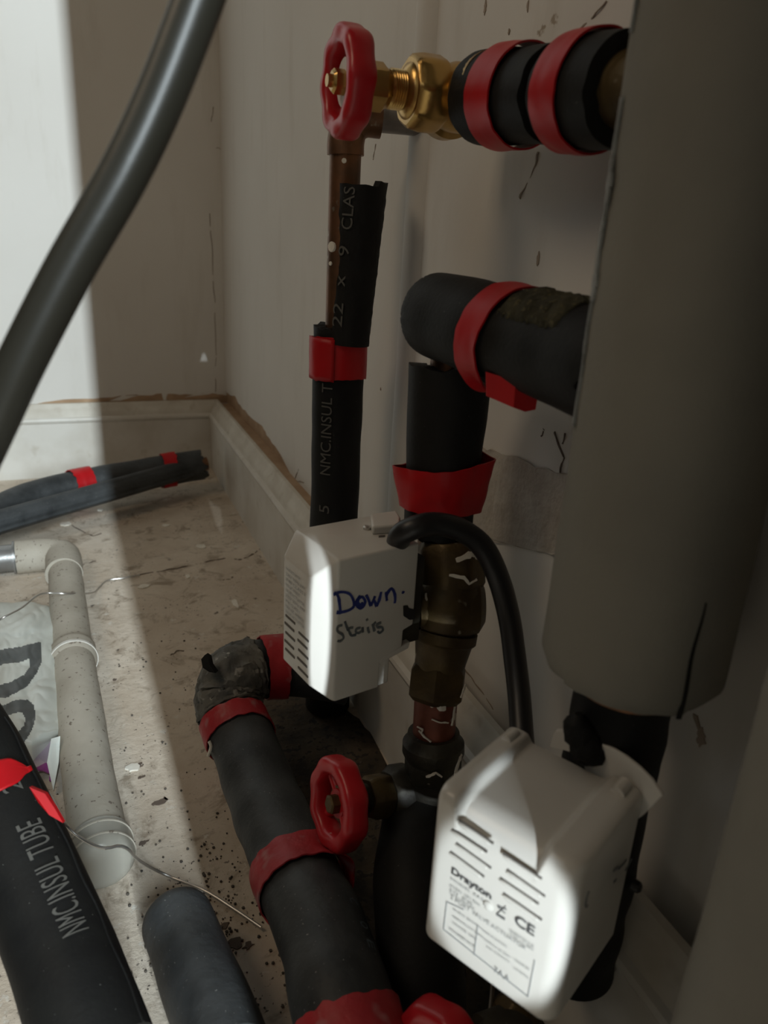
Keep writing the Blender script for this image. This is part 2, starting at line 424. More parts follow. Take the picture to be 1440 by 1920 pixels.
# right wall: brown render behind, plaster skin with a ragged foot in front
tag(MB().box((XW+.003, Y0, 0), (XW+.10, YB, ZT)).box((.2380, .64, .002), (XW+.004, YB-.02, .121)).build('wall_right', M['render'], smooth=False), kind='structure')
foot = jag([on_right(*p) for p in [(431,743),(440,742),(450,760),(470,782),(492,800),(500,815),(522,845),(540,880),(555,910),(562,930),(585,943),(604,975),(640,1020)]], 4, .003)
y_near = [Vector((XW, y, .100+.006*noise.noise(Vector((y*22, 0, 3))))) for y in [.60-.02*i for i in range(46)] if y < foot[-1].y-.01]
outl = [Vector((XW, YB, foot[0].z))]+foot[1:]+y_near
outl = [p for i, p in enumerate(outl) if i == 0 or p.y < outl[i-1].y+1e-6 or True]
b = MB(); n = len(outl); V = []
for p in outl: V += [Vector((XW, p.y, p.z)), Vector((XW, p.y, ZT)), Vector((XW+.0062, p.y, p.z)), Vector((XW+.0062, p.y, ZT))]
Fc = []
for i in range(n-1):
    a = 4*i; c = a+4; Fc += [(a, c, c+1, a+1), (a+2, a+3, c+3, c+2), (a, a+2, c+2, c), (a+1, c+1, c+3, a+3)]
Fc += [(0, 1, 3, 2), (4*n-4, 4*n-2, 4*n-1, 4*n-3)]
b.add(V, Fc, 0)
NR = Vector((-1, 0, 0))
for pts, w, k in ([[(1138,2),(1115,30),(1095,48),(1080,62)], .0009, 2], [[(1010,285),(1004,310),(992,340),(975,372)], .0011, 2],
                  [[(700,300),(702,285),(705,270)], .0012, 2], [[(1040,810),(1052,840),(1058,860),(1050,890),(1060,910)], .0012, 1], [[(1015,818),(1020,805)], .0016, 1], [[(1060,812),(1055,832)], .001, 1],
                  [[(1305,1340),(1312,1370),(1318,1395)], .003, 3], [[(560,880),(552,900),(570,905)], .0014, 2], [[(860,1240),(900,1290),(925,1330)], .001, 2]):
    P = jag([on_right(*p) for p in pts], 5, .0012)
    v, f = ribbon(P, [w*(.5+abs(noise.noise(p*90))*1.6) for p in P], NR, .0005, .0006); b.add(v, f, k)
UY, UZ = Vector((0, 1, 0)), Vector((0, 0, 1))
for i, (x, y, ra, rb) in enumerate([(807,38,.0022,.006),(806,62,.0028,.007),(803,88,.0025,.004),(815,94,.0018,.003),(1009,487,.0022,.0045),(765,425,.0012,.004),(955,60,.0016,.002),(910,15,.002,.004),(990,15,.0012,.004),(1315,1385,.004,.006),(714,730,.002,.0015)]):
    b.prism([p+Vector((-.0005, 0, 0)) for p in rnd_poly(on_right(x, y), UY, UZ, ra*.6, rb*.75, i*2.7, n=26, j=1.1)], (.0006, 0, 0), 3)
patch = [(905,838),(940,850),(985,865),(1030,880),(1075,890),(1090,960),(1080,1035),(1040,1040),(990,1030),(930,1015),(890,1000),(880,940)]
P = jag([on_right(*p) for p in patch+[patch[0]]], 4, .002)[:-1]
b.prism([p+Vector((-.0012, 0, 0)) for p in P], (.0014, 0, 0), 4)
tag(b.build('wall_right_plaster', [M['wall'], M['crack'], M['crackfine'], M['gouge'], M['cement']], smooth=False), kind='structure')

# front return of the cupboard, right of the camera: its edge throws the long shadow
EDGE_Y, EDGE_X = -.22, .0655
tag(MB().box((EDGE_X, EDGE_Y-.06, 0), (XW+.10, EDGE_Y, ZT)).build('wall_front', M['wall'], smooth=False), kind='structure')
tag(MB().box((X0, EDGE_Y-.06, 0), (-.17, EDGE_Y, ZT)).build('light_block_left', M['wall'], smooth=False), kind='structure')  # unseen blocker, added to narrow the lit strip and cut its bounce

# skirting boards (moulded profile)
prof = [(0, 0), (0, .094), (-.0022, .0965), (-.0030, .0995), (-.0018, .1025), (.0018, .1045), (.003, .1085), (.004, .112), (.007, .116), (.0095, .119), (.0105, .123), (.0125, .1255), (.0175, .1255), (.0175, 0)]
def skirting(name, fx, a0, a1, m0, m1):
    V = []; Fc = []; fm = []; n = len(prof); N = 60
    for i in range(N+1):
        k = i/N
        for (d, z) in prof:
            s = (a0+m0*d)*(1-k)+(a1+m1*d)*k
            V.append(fx(d, s, z+.0006*noise.noise(Vector((s*20, z*9, d)))))
    for i in range(N):
        for j in range(n-1):
            Fc.append((i*n+j, i*n+j+1, (i+1)*n+j+1, (i+1)*n+j)); fm.append(1 if 5 <= j <= n-3 else 0)
    Fc += [tuple(range(n)), tuple(N*n+j for j in range(n-1, -1, -1))]; fm += [0, 0]
    return tag(obj(name, V, Fc, [M['skirt'], M['skirttop']], None, True, fm, 30), kind='structure')
skirting('baseboard_right', lambda d, s, z: Vector((.220+d, s, z)), EDGE_Y+.004, 1.345, 0, 1)
skirting('baseboard_back', lambda d, s, z: Vector((s, 1.345+d, z)), X0+.02, .2198, 0, 1)

# ================================================================== THINGS
def cyl_between(a, b, r, seg=32, n=2):
    sw = Sweep([a, b], n); return tube(sw, r, seg=seg, step=sw.len/n+1e-6)

# ---- big grey lagged riser
RX, RY, RR = .203, .208, .0362
root = empty('lagged_riser', (RX, RY, .258))
tag(root, 'thick grey foam-lagged vertical pipe ending above the lower white actuator', 'pipe')
sw = Sweep([(RX, RY, .258), (RX, RY, 1.25)], 60, ref=(-1, 0, 0))
v, f = tube(sw, RR, seg=72, step=.006, wall=.013, amp=.0007, fr=25, rag=.001, round0=.004)
obj('insulation', v, f, M['greyfoam'], root)
P = []
az = sw.angle_to(.2, CAM)
LSR = left_sign(sw, .2, az, RR)
for i in range(46): P.append(sw.at(.10+i*.0045, az+LSR*(1.22+.02*math.sin(i)), RR+.0003))
b = MB()
for i in range(len(P)-1):
    if noise.noise(P[i]*50) > -.25:
        nrm = (P[i]-Vector((RX, RY, P[i].z))).normalized()
        v, f = ribbon([P[i], P[i+1]], .0014+.0055*max(0, noise.noise(P[i]*90)), nrm, .0009, .001); b.add(v, f)
tag(b.build('seam_glue', M['greyglue'], root), 'pale glue along the grey foam seam')
P = [sw.at(.0005+i*.004, az-LSR*(.60+.012*math.sin(i*.7)), RR+.0002) for i in range(13)]
nrm = (P[0]-Vector((RX, RY, P[0].z))).normalized()
v, f = ribbon(P, [.0020-.00012*i for i in range(13)], nrm, .0003, .0008); obj('slit', v, f, M['foam'], root)
v, f = cyl_between((RX, RY, .2502), (RX, RY, .30), .0225, 40); obj('copper_collar', v, f, M['copper'], root)

# black lagged tail under the riser
root = empty('pipe_tail', (RX, RY, .11)); tag(root, 'black foam-wrapped pipe tail between grey riser and lower white actuator', 'pipe')
sw = Sweep([(RX, RY, .09), (RX, RY, .252)], 20, ref=(-1, 0, 0))
v, f = tube(sw, .0202, seg=40, step=.005, amp=.0016, fr=60); obj('foam_wrap', v, f, M['foam'], root)
b = MB()
for i, (x, y, r) in enumerate([(1088,1375,.007),(1100,1395,.0075),(1112,1410,.006),(1098,1412,.0055),(1082,1362,.006)]):
    c = on_plane(x, y, (RX-.014, RY-.014, 0), Vector((.7, .7, 0)))
    for q in range(1):
        v, f = lathe(c-Vector((0, 0, r)), (0, 0, 1), [(0, r*.3), (r*.5, r*.9), (r, r), (r*1.5, r*.8), (r*2, r*.3)], 9); b.add(v, f)
b.build('torn_foam', M['foam'], root)

# ---- second grey lagged pipe, nearer, right edge of the frame
root = empty('lagged_pipe', (.190, .089, 0))
tag(root, 'grey foam-lagged vertical pipe at lower right edge of the photo', 'pipe')
sw = Sweep([(.190, .089, 0), (.190, .089, 1.2)], 60, ref=(-1, 0, 0))
v, f = tube(sw, .040, seg=64, step=.008, wall=.012, amp=.0007, fr=20); obj('insulation', v, f, M['greyfoam'], root)

# ---- white painted pipe on the wall
wp = on_plane(725, 700, (XW-.017, 0, 0), Vector((1, 0, 0)))
sw = Sweep([(XW+.0125, wp.y, .132), (XW+.0125, wp.y, ZT)], 60)
v, f = tube(sw, .020, seg=48, step=.02, amp=.0015, fr=9); tag(obj('painted_pipe_1', v, f, M['wall'], None), kind='structure')

# ---- gate valves
def handwheel(c, ax, R, parent, up=(0, 0, 1), seed=0, rot=0.0):
    """red octagonal wheel, front face towards +ax"""
    ax = Vector(ax).normalized(); u = Vector(up); u = (u-u.dot(ax)*ax).normalized(); w = ax.cross(u)
    SEG, TS = 96, 20; V = []; Fc = []
    for i in range(SEG):
        a = 2*math.pi*i/SEG+rot; lob = .5+.5*math.cos(8*a)
        Ro = R*(.955+.045*lob); Ri = R*.60+R*.02*lob; half = .0068+.0006*lob
        mid = (Ro+Ri)/2; hr = (Ro-Ri)/2
        for j in range(TS):
            t = 2*math.pi*j/TS; cx = math.copysign(abs(math.cos(t))**.6, math.cos(t)); sx = math.copysign(abs(math.sin(t))**.6, math.sin(t))
            rr = mid+hr*cx
            V.append(c+(u*math.cos(a)+w*math.sin(a))*rr+ax*(half*sx))
    for i in range(SEG):
        for j in range(TS):
            a = i*TS+j; b_ = i*TS+(j+1) % TS; c_ = ((i+1) % SEG)*TS+(j+1) % TS; d_ = ((i+1) % SEG)*TS+j
            Fc.append((a, b_, c_, d_))
    b = MB().add(V, Fc)
    for k in range(4):                          # spokes
        a = 2*math.pi*k/4+rot+math.pi/4; d = u*math.cos(a)+w*math.sin(a)
        sp = Sweep([c-ax*.002+d*R*.2, c-ax*.001+d*R*.70], 4); v, f = tube(sp, .0030, seg=12, step=.004); b.add(v, f)
    v, f = lathe(c-ax*.006, ax, [(0, R*.30), (.004, R*.33), (.007, R*.30)], 24); b.add(v, f)
    wh = b.build('handwheel', M['wheel'], parent, angle=50)
    return wh
VY = .414
wc = Vector((.142, VY, CAM.z+ray(650, 155).z*.384))
bc = Vector((.209, VY, wc.z-.001))
root = empty('gate_valve', bc)
tag(root, 'new brass gate valve with red handwheel at the top of the pipework', 'valve')
wh = handwheel(wc, (-1, 0, 0), .0268, root, rot=.39)
v, f = lathe(wc+Vector((-.0005, 0, 0)), (-1, 0, 0), [(0, .0115), (.0012, .0115)], 28); tag(obj('name_disc', v, f, M['white'], wh), 'white disc behind the hub nut')
v, f = lathe(wc+Vector((-.0017, 0, 0)), (-1, 0, 0), [(0, .0062), (.0055, .0062), (.0068, .0050)], 36, sides=6); tag(obj('hub_nut', v, f, M['brass'], wh), 'small brass hexagon nut')
v, f = lathe(wc+Vector((-.008, 0, 0)), (-1, 0, 0), [(0, .0032), (.003, .0030)], 18); obj('stem_tip', v, f, M['brass'], wh)
zx = Vector((1, 0, 0))
v, f = lathe(wc+zx*.006, zx, [(0, .0105), (.001, .0122), (.013, .0122), (.0145, .0105), (.017, .0092)], 48, sides=6); obj('gland_nut', v, f, M['brass'], root)
pr = [(0, .0088)]
for i in range(6): pr += [(.0012+i*.0013, .0098), (.0018+i*.0013, .0091)]
pr += [(.0092, .0112), (.011, .0135), (.0125, .0140)]
v, f = lathe(wc+zx*.0225, zx, pr, 48); obj('threaded_neck', v, f, M['brass'], root)
v, f = lathe(wc+zx*.034, zx, [(0, .0165), (.0015, .0182), (.0075, .0195), (.0165, .0195), (.019, .0178)], 48, sides=8); obj('bonnet', v, f, M['brass'], root)
v, f = lathe(wc+zx*.050, zx, [(0, .0148), (.004, .0150), (.010, .0170), (.022, .0175), (.028, .0165)], 40); b = MB().add(v, f)
v, f = lathe(bc+Vector((0, .026, 0)), (0, -1, 0), [(0, .0165), (.004, .018), (.013, .018), (.016, .0155), (.040, .0165), (.046, .019), (.06, .019)], 40, sides=None); b.add(v, f)
b.build('body', M['brass'], root)

# ---- upper lagged pipe running from that valve towards the camera behind the riser
root = empty('lagged_pipe', (.212, .33, bc.z)); tag(root, 'short black lagged pipe with two red tape bands beside the top gate valve', 'pipe')
_a, _b = at(905, 186, .395), at(1140, 172, .305)
sw = Sweep([_a, _a.lerp(_b, .33), _a.lerp(_b, .66), _b, _b+(_b-_a)*.2], 30)
rr_ = lambda x: .0213+.0009*math.sin(x*60+1.2)
ins = [tube(sw, rr_, x0=.004, x1=.072, seg=56, step=.002, wall=.008, amp=.0007, fr=50, rag=.001),
       tube(sw, lambda x: .0212+.0005*math.sin(x*80), x0=.080, x1=.122, seg=56, step=.002, wall=.007, amp=.0007, fr=50, rag=.001, seed=4)]
for k, (v, f) in enumerate(ins):
    s_ = obj('insulation', v, f, M['foam'], root)
    if k == 0: v, f = tape(sw, lambda x: rr_(x)+.0009, .024, .046, .002, 1.2, seed=3, amp=.0006)
    else: v, f = tape(sw, lambda x: .0217+.0005*math.sin(x*80), .084, .103, .002, 1.0, seed=8, amp=.0008)
    obj('tape', v, f, M['tape'], s_)
v, f = tube(sw, .0145, x0=-.004, x1=.14, seg=32, step=.01); obj('pipe', v, f, M['brassold'], root)

# ---- copper pipe, elbow and its lagging
PX = Vector((.196, .575, 0))
def p1(x, y, w): return at(x, y, w)
A = p1(632, 262, .590); Bt = p1(632, 420, .592); Bm = p1(636, 650, .592); Bb = p1(637, 985, .612)
lowest = p1(650, 1372, .695)
root = empty('copper_pipe', (Bb.x, Bb.y, 0)); tag(root, 'vertical copper pipe with elbow, lower half in black printed lagging, behind top handwheel', 'pipe')
sw = Sweep([Vector((Bm.x, Bm.y, .0)), Vector((Bm.x, Bm.y, .12)), Vector((Bm.x, Bm.y, A.z+.012))], 60, ref=(-1, 0, 0))
v, f = tube(sw, .0115, seg=32, step=.01); obj('pipe', v, f, M['copper'], root)
ex, ey, ez = Bm.x, Bm.y, A.z
def zof(px, py): return CAM.z+ray(px, py).z*(Vector((ex, ey)).length/Vector((ray(px, py).x, ray(px, py).y)).length)
ezt = zof(630, 245)
sw2 = Sweep([(ex, ey, zof(630, 290)), (ex, ey, ezt-.006), (ex+.003, ey, ezt+.004), (ex+.012, ey-.003, ezt+.010), (ex+.024, ey-.006, ezt+.0102)], 24)
v, f = tube(sw2, .0135, seg=32, step=.003); obj('elbow', v, f, M['copper'], root)
armz = ezt+.0102
v, f = cyl_between((ex+.02, ey-.005, armz), (XW+.002, ey-.012, armz), .0095, 28); tag(obj('arm_pipe', v, f, M['greypipe'], root), 'dull grey horizontal metal pipe')
for (x, y, r) in [(613, 462, .0042), (612, 493, .0018), (630, 303, .002)]:
    a = sw.angle_to(.3, CAM); c = Vector((ex, ey, zof(x, y)))
    off = (x-632)/F*.60
    b = MB(); d = (CAM-c); d.z = 0; d.normalize(); s = Vector((d.y, -d.x, 0))*-1
    q = c+s*off+d*math.sqrt(max(0, .0115**2-off**2))
    v, f = lathe(q, (q-c), [(-.0005, r), (.0006, r*.8)], 14); o = b.add(v, f).build('paint_spot', M['flake'], root)
# lagging (tight) from y=620 down, loose split half above
z0 = 0.002; ztop = zof(637, 612)
sl = Sweep([(ex, ey, z0), (ex, ey, .1), (ex+.0005, ey, .2), (ex, ey, ztop)], 60, ref=(-1, 0, 0))
v, f = tube(sl, .0205, seg=48, step=.004, wall=.0085, amp=.0007, fr=40, rag=.002)
lag = obj('insulation', v, f, M['foam'], root)
zt0, zt1 = zof(637, 708), zof(637, 632)
ac = sl.angle_to(.2, CAM)
v, f = tape(sl, .0208, zt0-z0, zt1-z0, .002, ac, seed=5, amp=.0008); obj('tape', v, f, M['tape'], lag)
v, f = tape(sl, .0216, zt0-z0+.001, zt1-z0+.003, .0, ac, seed=7, amp=.0006)
# a doubled flap of tape on the left of the front
keep = []
N_ = len(v)
a_l = ac
fl = MB()
for i in range(9):
    pass
side = 1 if (sl.at(.2, ac+.6, .02)-CAM).cross(Vector((0, 0, 1))).dot(sl.at(.2, ac-.6, .02)-CAM) > 0 else -1
# decide which sign of angle goes to the picture's left
LS = left_sign(sl, .2, ac, .02)
V = []; Fc = []; NX, NA = 8, 10
for i in range(NX+1):
    for j in range(NA+1):
        k = i/NX; x = (zt0-z0)+(zt1-z0-zt0+z0)*k*1.02; a = ac+LS*(.15+1.35*j/NA)
        e = .0006*noise.noise(Vector((i*.9, j*1.3, 0)))
        V.append(sl.at(x+e*2, a, .0228+abs(e)))
for i in range(NX):
    for j in range(NA): q = i*(NA+1)+j; Fc.append((q, q+1, q+NA+2, q+NA+1))
o = obj('tape_flap', V, Fc, M['tape'], lag)
mod = o.modifiers.new('t', 'SOLIDIFY'); mod.thickness = .0008
def ztx(y): return zof(637, y)-z0
h = .0088
for body, y0_, y1_, off in (('NMC.INSUL T', 878, 712, .42), ('5', 948, 934, .42)):
    v, f = text_on_tube(body, sl, .0206, ztx(y0_), ac+LS*off, h, ztx(y1_)-ztx(y0_), 1, flip=1)
    # letter tops point to the picture's left
    v, f = text_on_tube(body, sl, .0206, ztx(y0_), ac+LS*off, h, ztx(y1_)-ztx(y0_), 1, flip=LS)
    obj('lettering', v, f, M['print'], lag)
# loose half sleeve above the tape, peeling to the right
ez_b = ztop; ez_t = zof(690, 352)
ctr = lambda k: Vector((ex+.003+.006*k, ey-.0125-.001*k, ez_b-.012+(ez_t-ez_b+.012)*k))
ss = Sweep([ctr(0), ctr(.5), ctr(1)], 30, ref=(-1, 0, 0))
ac2 = ss.angle_to(.05, CAM); LS2 = left_sign(ss, .05, ac2, .015)
V = []; Fc = []; NX, NA = 44, 22
L_ = ss.len
for lay in (0, 1):
    for i in range(NX+1):
        k = i/NX
        for j in range(NA+1):
            q = j/NA
            left = 1.15-.30*k+.45*max(0, .35-k)/.35   # left edge comes in lower down
            if k < .55: left = 1.0-.25*(k/.55)+.0
            else: left = .75+.35*((k-.55)/.45)
            a = ac2+LS2*(left*(1-q)-1.9*q)
            r = (.0160+.0022*k) - (.0 if lay == 0 else .006)
            rg = (.0015*noise.noise(Vector((q*6, 3, 1)))+(.004 if q > .62 and k > .9 else 0)) if i == NX else 0
            a += LS2*.09*noise.noise(Vector((k*14, 0, 2)))*(1-q)
            V.append(ss.at(k*L_+rg, a, r+.0006*noise.noise(Vector((k*20, q*6, 0)))))
S_ = (NX+1)*(NA+1); W_ = NA+1
for i in range(NX):
    for j in range(NA):
        q = i*W_+j; Fc += [(q, q+1, q+W_+1, q+W_), (S_+q+1, S_+q, S_+q+W_, S_+q+W_+1)]
for i in range(NX):
    for j in (0, NA): q = i*W_+j; Fc.append((q, q+W_, S_+q+W_, S_+q))
for j in range(NA):
    for i in (0, NX): q = i*W_+j; Fc.append((q, q+1, S_+q+1, S_+q))
loose = tag(obj('loose_insulation', V, Fc, M['foam'], root), 'split black sleeve peeling off the copper pipe')
def kz(y): return (zof(650, y)-ctr(0).z)
for body, ya, yb, a_ in (('22', 608, 565, .62), ('x', 535, 515, .62), ('9', 480, 462, .55), ('CLAS', 432, 355, .50)):
    v, f = text_on_tube(body, ss, lambda x: .0160+.0022*x/L_+.0002, kz(ya), ac2+LS2*a_, h, kz(yb)-kz(ya), 1, flip=LS2)
    obj('lettering', v, f, M['print'], loose)

# ---- middle lagged pipe (horizontal) and its drop
root = empty('lagged_pipe', at(950, 630, .35)); tag(root, 'fat black lagged horizontal pipe with one red tape band, middle right', 'pipe')
A1 = at(812, 588, .405); A2 = at(1085, 672, .306); A0 = A1+(A1-A2)*.02
sw = Sweep([A0, A1.lerp(A2, .5), A2, A2+(A2-A1)*.25], 50)
rT = lambda x: .0222+.0006*math.sin(x*50)
v, f = tube(sw, rT, seg=60, step=.002, amp=.0012, fr=45, rag=.007, round0=.008, seed=2)
ins = obj('insulation', v, f, M['foam'], root)
Lm = (A2-A1).length
xt = Lm*.61
acm = sw.angle_to(xt, CAM)
v, f = tape(sw, lambda x: rT(x)+.0009, xt-.008, xt+.009, .004, 0, seed=11, amp=.001, flare=.004, fdir=math.pi*.97); obj('tape', v, f, M['tape'], ins)
# loose hanging tail of that tape
q0 = sw.at(xt-.002, math.pi*.92, .0235)
P = [at(911, 697, .333), at(912, 742, .338), at(963, 764, .330), at(967, 715, .322)]
b = MB(); b.prism(P, (.001, .002, -.0005)); b.prism([at(967, 715, .3222), at(963, 764, .3302), at(985, 772, .338), at(1004, 768, .340), at(1008, 745, .334)], (.001, .002, -.0005)); tag(b.build('tape_tail', M['tape'], ins), 'loose folded end of red tape hanging below')
# mouldy top
V = []; Fc = []; NX, NA = 30, 14
for i in range(NX+1):
    for j in range(NA+1):
        x = xt+.012+(Lm*1.05-xt-.012)*i/NX; a = -1.0+2.0*j/NA
        edge_ = min(i, NX-i, j, NA-j)/3
        V.append(sw.at(x, a, rT(x)+.0024*min(1, edge_)+.0018*noise.noise(Vector((i*1.1, j*1.2, 0)))-.0006*(edge_ == 0)))
for i in range(NX):
    for j in range(NA): q = i*(NA+1)+j; Fc.append((q, q+1, q+NA+2, q+NA+1))
o = tag(obj('mouldy_crust', V, Fc, M['foamold'], ins), 'olive mouldy crumbling top of the foam'); md = o.modifiers.new('t', 'SOLIDIFY'); md.thickness = .001

DX, DY = None, None
dtop = at(845, 690, .415); dbot = at(822, 985, .437)
root = empty('lagged_pipe', dbot); tag(root, 'short black lagged vertical pipe with wide red tape, above the bronze valve', 'pipe')
sw = Sweep([dbot+(dbot-dtop)*.05, dbot.lerp(dtop, .5), dtop], 40, ref=(-1, 0, 0))
rD = lambda x: .0198+.0035*min(1, x/sw.len)
v, f = tube(sw, rD, seg=56, step=.003, wall=.010, amp=.0010, fr=40, rag=.003, seed=6); ins = obj('insulation', v, f, M['foam'], root)
v, f = tube(sw, .0115, x0=-.01, x1=sw.len+.03, seg=28, step=.01); obj('pipe', v, f, M['copper'], root)
ad = sw.angle_to(.05, CAM); ls = left_sign(sw, .05, ad, .02)
def fx(y): return (985-y)/(985-690)*(sw.len*.95)+sw.len*.05
V = []; Fc = []; NX, SEG = 10, 72
for lay in (0, 1):
    for i in range(NX+1):
        for j in range(SEG):
            a = 2*math.pi*j/SEG; k = i/NX; th = (a-ad)*ls
            th = (th+math.pi) % (2*math.pi)-math.pi          # + = picture's left
            lo_, hi_ = fx(950), fx(870)+ (-.0)
            hi_ += .0065*max(0, -th)/1.5 - .001*max(0, th)
            x = lo_+(hi_-lo_)*k+.0008*noise.noise(Vector((math.cos(a)*3, math.sin(a)*3, k*3)))
            r = rD(x)+.0012+.0009*lay+.0012*abs(noise.noise(Vector((math.cos(a)*2.5, math.sin(a)*2.5, k*2))))
            r += .0045*math.exp(-((th+1.45)/.28)**2)*(.35+.9*k)+.0050*math.exp(-((th-1.45)/.25)**2)*(.15+1.0*k)
            V.append(sw.at(x, a, r))
N_ = (NX+1)*SEG
for i in range(NX):
    for j in range(SEG):
        a = i*SEG+j; c = i*SEG+(j+1) % SEG; Fc += [(a, c, c+SEG, a+SEG), (N_+c, N_+a, N_+a+SEG, N_+c+SEG)]
for j in range(SEG):
    c = (j+1) % SEG; q = NX*SEG; Fc += [(j, c, N_+c, N_+j), (q+c, q+j, N_+q+j, N_+q+c)]
obj('tape', V, Fc, M['tape'], ins)

# ---- bronze zone valve body under it
vb = at(812, 1420, .452); vt = at(845, 1000, .433)
root = empty('zone_valve', vb); tag(root, 'paint-spattered bronze valve with copper tail, right of the marked white actuator', 'valve')
sw = Sweep([vb, at(815, 1330, .445), at(826, 1230, .442), at(848, 1110, .438), vt], 60, ref=(-1, 0, 0))
def fv(y): return (1420-y)/(1420-1000)*sw.len
def lathe_on(y0_, y1_, prof, sides=None, seg=48):
    x0_, x1_ = fv(y0_), fv(y1_); p0, _, _ = sw.fr(x0_); p1_, _, _ = sw.fr(x1_); L = (p1_-p0).length
    return lathe(p0, p1_-p0, [(k*L, r) for k, r in prof], seg, sides=sides)
v, f = lathe_on(1095, 1010, [(0, .0185), (.1, .0200), (.85, .0205), (1, .018)], 8); obj('top_nut', v, f, M['brassold'], root)
v, f = lathe_on(1180, 1080, [(0, .0155), (.15, .0195), (.5, .0215), (.85, .0195), (1, .016)]); b = MB().add(v, f)
c, _, _ = sw.fr(fv(1130)); sd = (at(905, 1130, .438)-at(848, 1130, .438)).normalized()
v, f = lathe(c-sd*.018, sd, [(0, .016), (.012, .0185), (.028, .0185), (.034, .0165), (.0375, .011)], 40); b.add(v, f)
v, f = lathe(c-sd*.030, sd, [(0, .0125), (.016, .0125)], 30); b.add(v, f)
v, f = lathe_on(1255, 1175, [(0, .0145), (.3, .0152), (.7, .017), (.78, .0190), (1, .0190)]); b.add(v, f)
b.build('body', M['brassold'], root)
v, f = lathe_on(1305, 1240, [(0, .0150), (.15, .0180), (.85, .0180), (1, .0160)], 6); obj('lower_nut', v, f, M['brassold'], root)
v, f = lathe_on(1385, 1285, [(0, .0128), (1, .0128)]); tag(obj('copper_tail', v, f, M['copperred'], root), 'reddish copper tail with white paint drips')
v, f = lathe_on(1418, 1368, [(0, .0170), (.25, .0188), (.6, .0186), (.8, .0160), (1, .0155)]); obj('collar', v, f, M['brassdark'], root)
v, f = lathe_on(1465, 1408, [(0, .0150), (.2, .0178), (.9, .0178), (1, .0160)], 6); obj('compression_nut', v, f, M['brassdark'], root)
# runs of old white paint on the fittings
b = MB(); random.seed(4)
def strip(ys, offs, r, w):
    P = []
    for y, o_ in zip(ys, offs):
        x = fv(y); a = sw.angle_to(x, CAM); P.append(sw.at(x, a-ls*o_*-1*-1, r+.0004))
    cc, _, _ = sw.fr(fv(ys[0])); n = (P[0]-cc).normalized()
    PP = jag(P, 4, .0006)
    v, f = ribbon(PP, [w*(.5+abs(noise.noise(p*300))*1.5) for p in PP], n, .0004, .0008); obj('paint_splash', v, f, M['flake'], root)
strip([1372, 1378, 1382, 1381, 1374], [-.8, -.4, 0, .4, .8], .0130, .0022)
strip([1350, 1358, 1365], [-.7, -.4, -.1], .0130, .0010); strip([1345, 1346, 1352], [-.8, -.5, -.55], .0130, .0009)
strip([1303, 1300, 1307, 1305], [-.2, .1, .25, .5], .0130, .0022); strip([1325, 1330, 1333], [-.1, .3, .7], .0130, .0008)
strip([1340, 1325, 1300, 1290], [.9, 1.0, 1.1, 1.15], .0130, .0018)
strip([1035, 1030, 1028, 1035], [.1, .4, .6, .8], .0205, .0040)
strip([1060, 1066, 1078, 1072], [-.1, .3, .45, .7], .0205, .0018)
strip([1100, 1115, 1135, 1150], [-.75, -.7, -.78, -.7], .0212, .0014)
strip([1425, 1415, 1425], [-.2, .1, .3], .0185, .0012); strip([1440, 1425, 1405, 1395], [.7, .8, .9, 1.1], .0185, .0022)
strip([1262, 1270, 1285], [1.1, 1.0, .9], .0182, .0020)

# ---- lower gate valve with the second wheel
wc2 = at(634, 1506, .437); root = empty('gate_valve', wc2+Vector((.06, 0, -.02)))
tag(root, 'grimy gate valve with tilted red handwheel near the floor, under the marked actuator', 'valve')
ax = Vector((-.965, -.10, .16)).normalized()
wh = handwheel(wc2, ax, .0275, root, rot=.2)
v, f = lathe(wc2+ax*(-.001), ax, [(0, .010), (.0012, .010)], 24); obj('name_disc', v, f, M['brassold'], wh)
v, f = lathe(wc2+ax*.0005, ax, [(0, .0058), (.005, .0058), (.006, .0045)], 36, sides=6); obj('hub_nut', v, f, M['brassold'], wh)
v, f = lathe(wc2-ax*.020, ax, [(0, .0085), (.014, .0085)], 24); obj('stem', v, f, M['brassdark'], root)
v, f = lathe(wc2-ax*.034, ax, [(0, .0125), (.002, .0140), (.012, .0140), (.015, .012)], 48, sides=6); obj('gland_nut', v, f, M['brassold'], root)
v, f = lathe(wc2-ax*.050, ax, [(0, .0150), (.003, .0175), (.012, .0175), (.017, .014)], 48, sides=8); obj('bonnet', v, f, M['brassdark'], root)
c = wc2-ax*.066
v, f = lathe(c, ax, [(-.014, .010), (-.006, .0175), (.008, .0175), (.018, .0145)], 40); b = MB().add(v, f)
v, f = lathe(Vector((vb.x, vb.y, vb.z-.055)), (0, 0, 1), [(0, .019), (.012, .0205), (.03, .0175), (.045, .0165)], 40); b.add(v, f)
b.build('body', M['brassdark'], root)

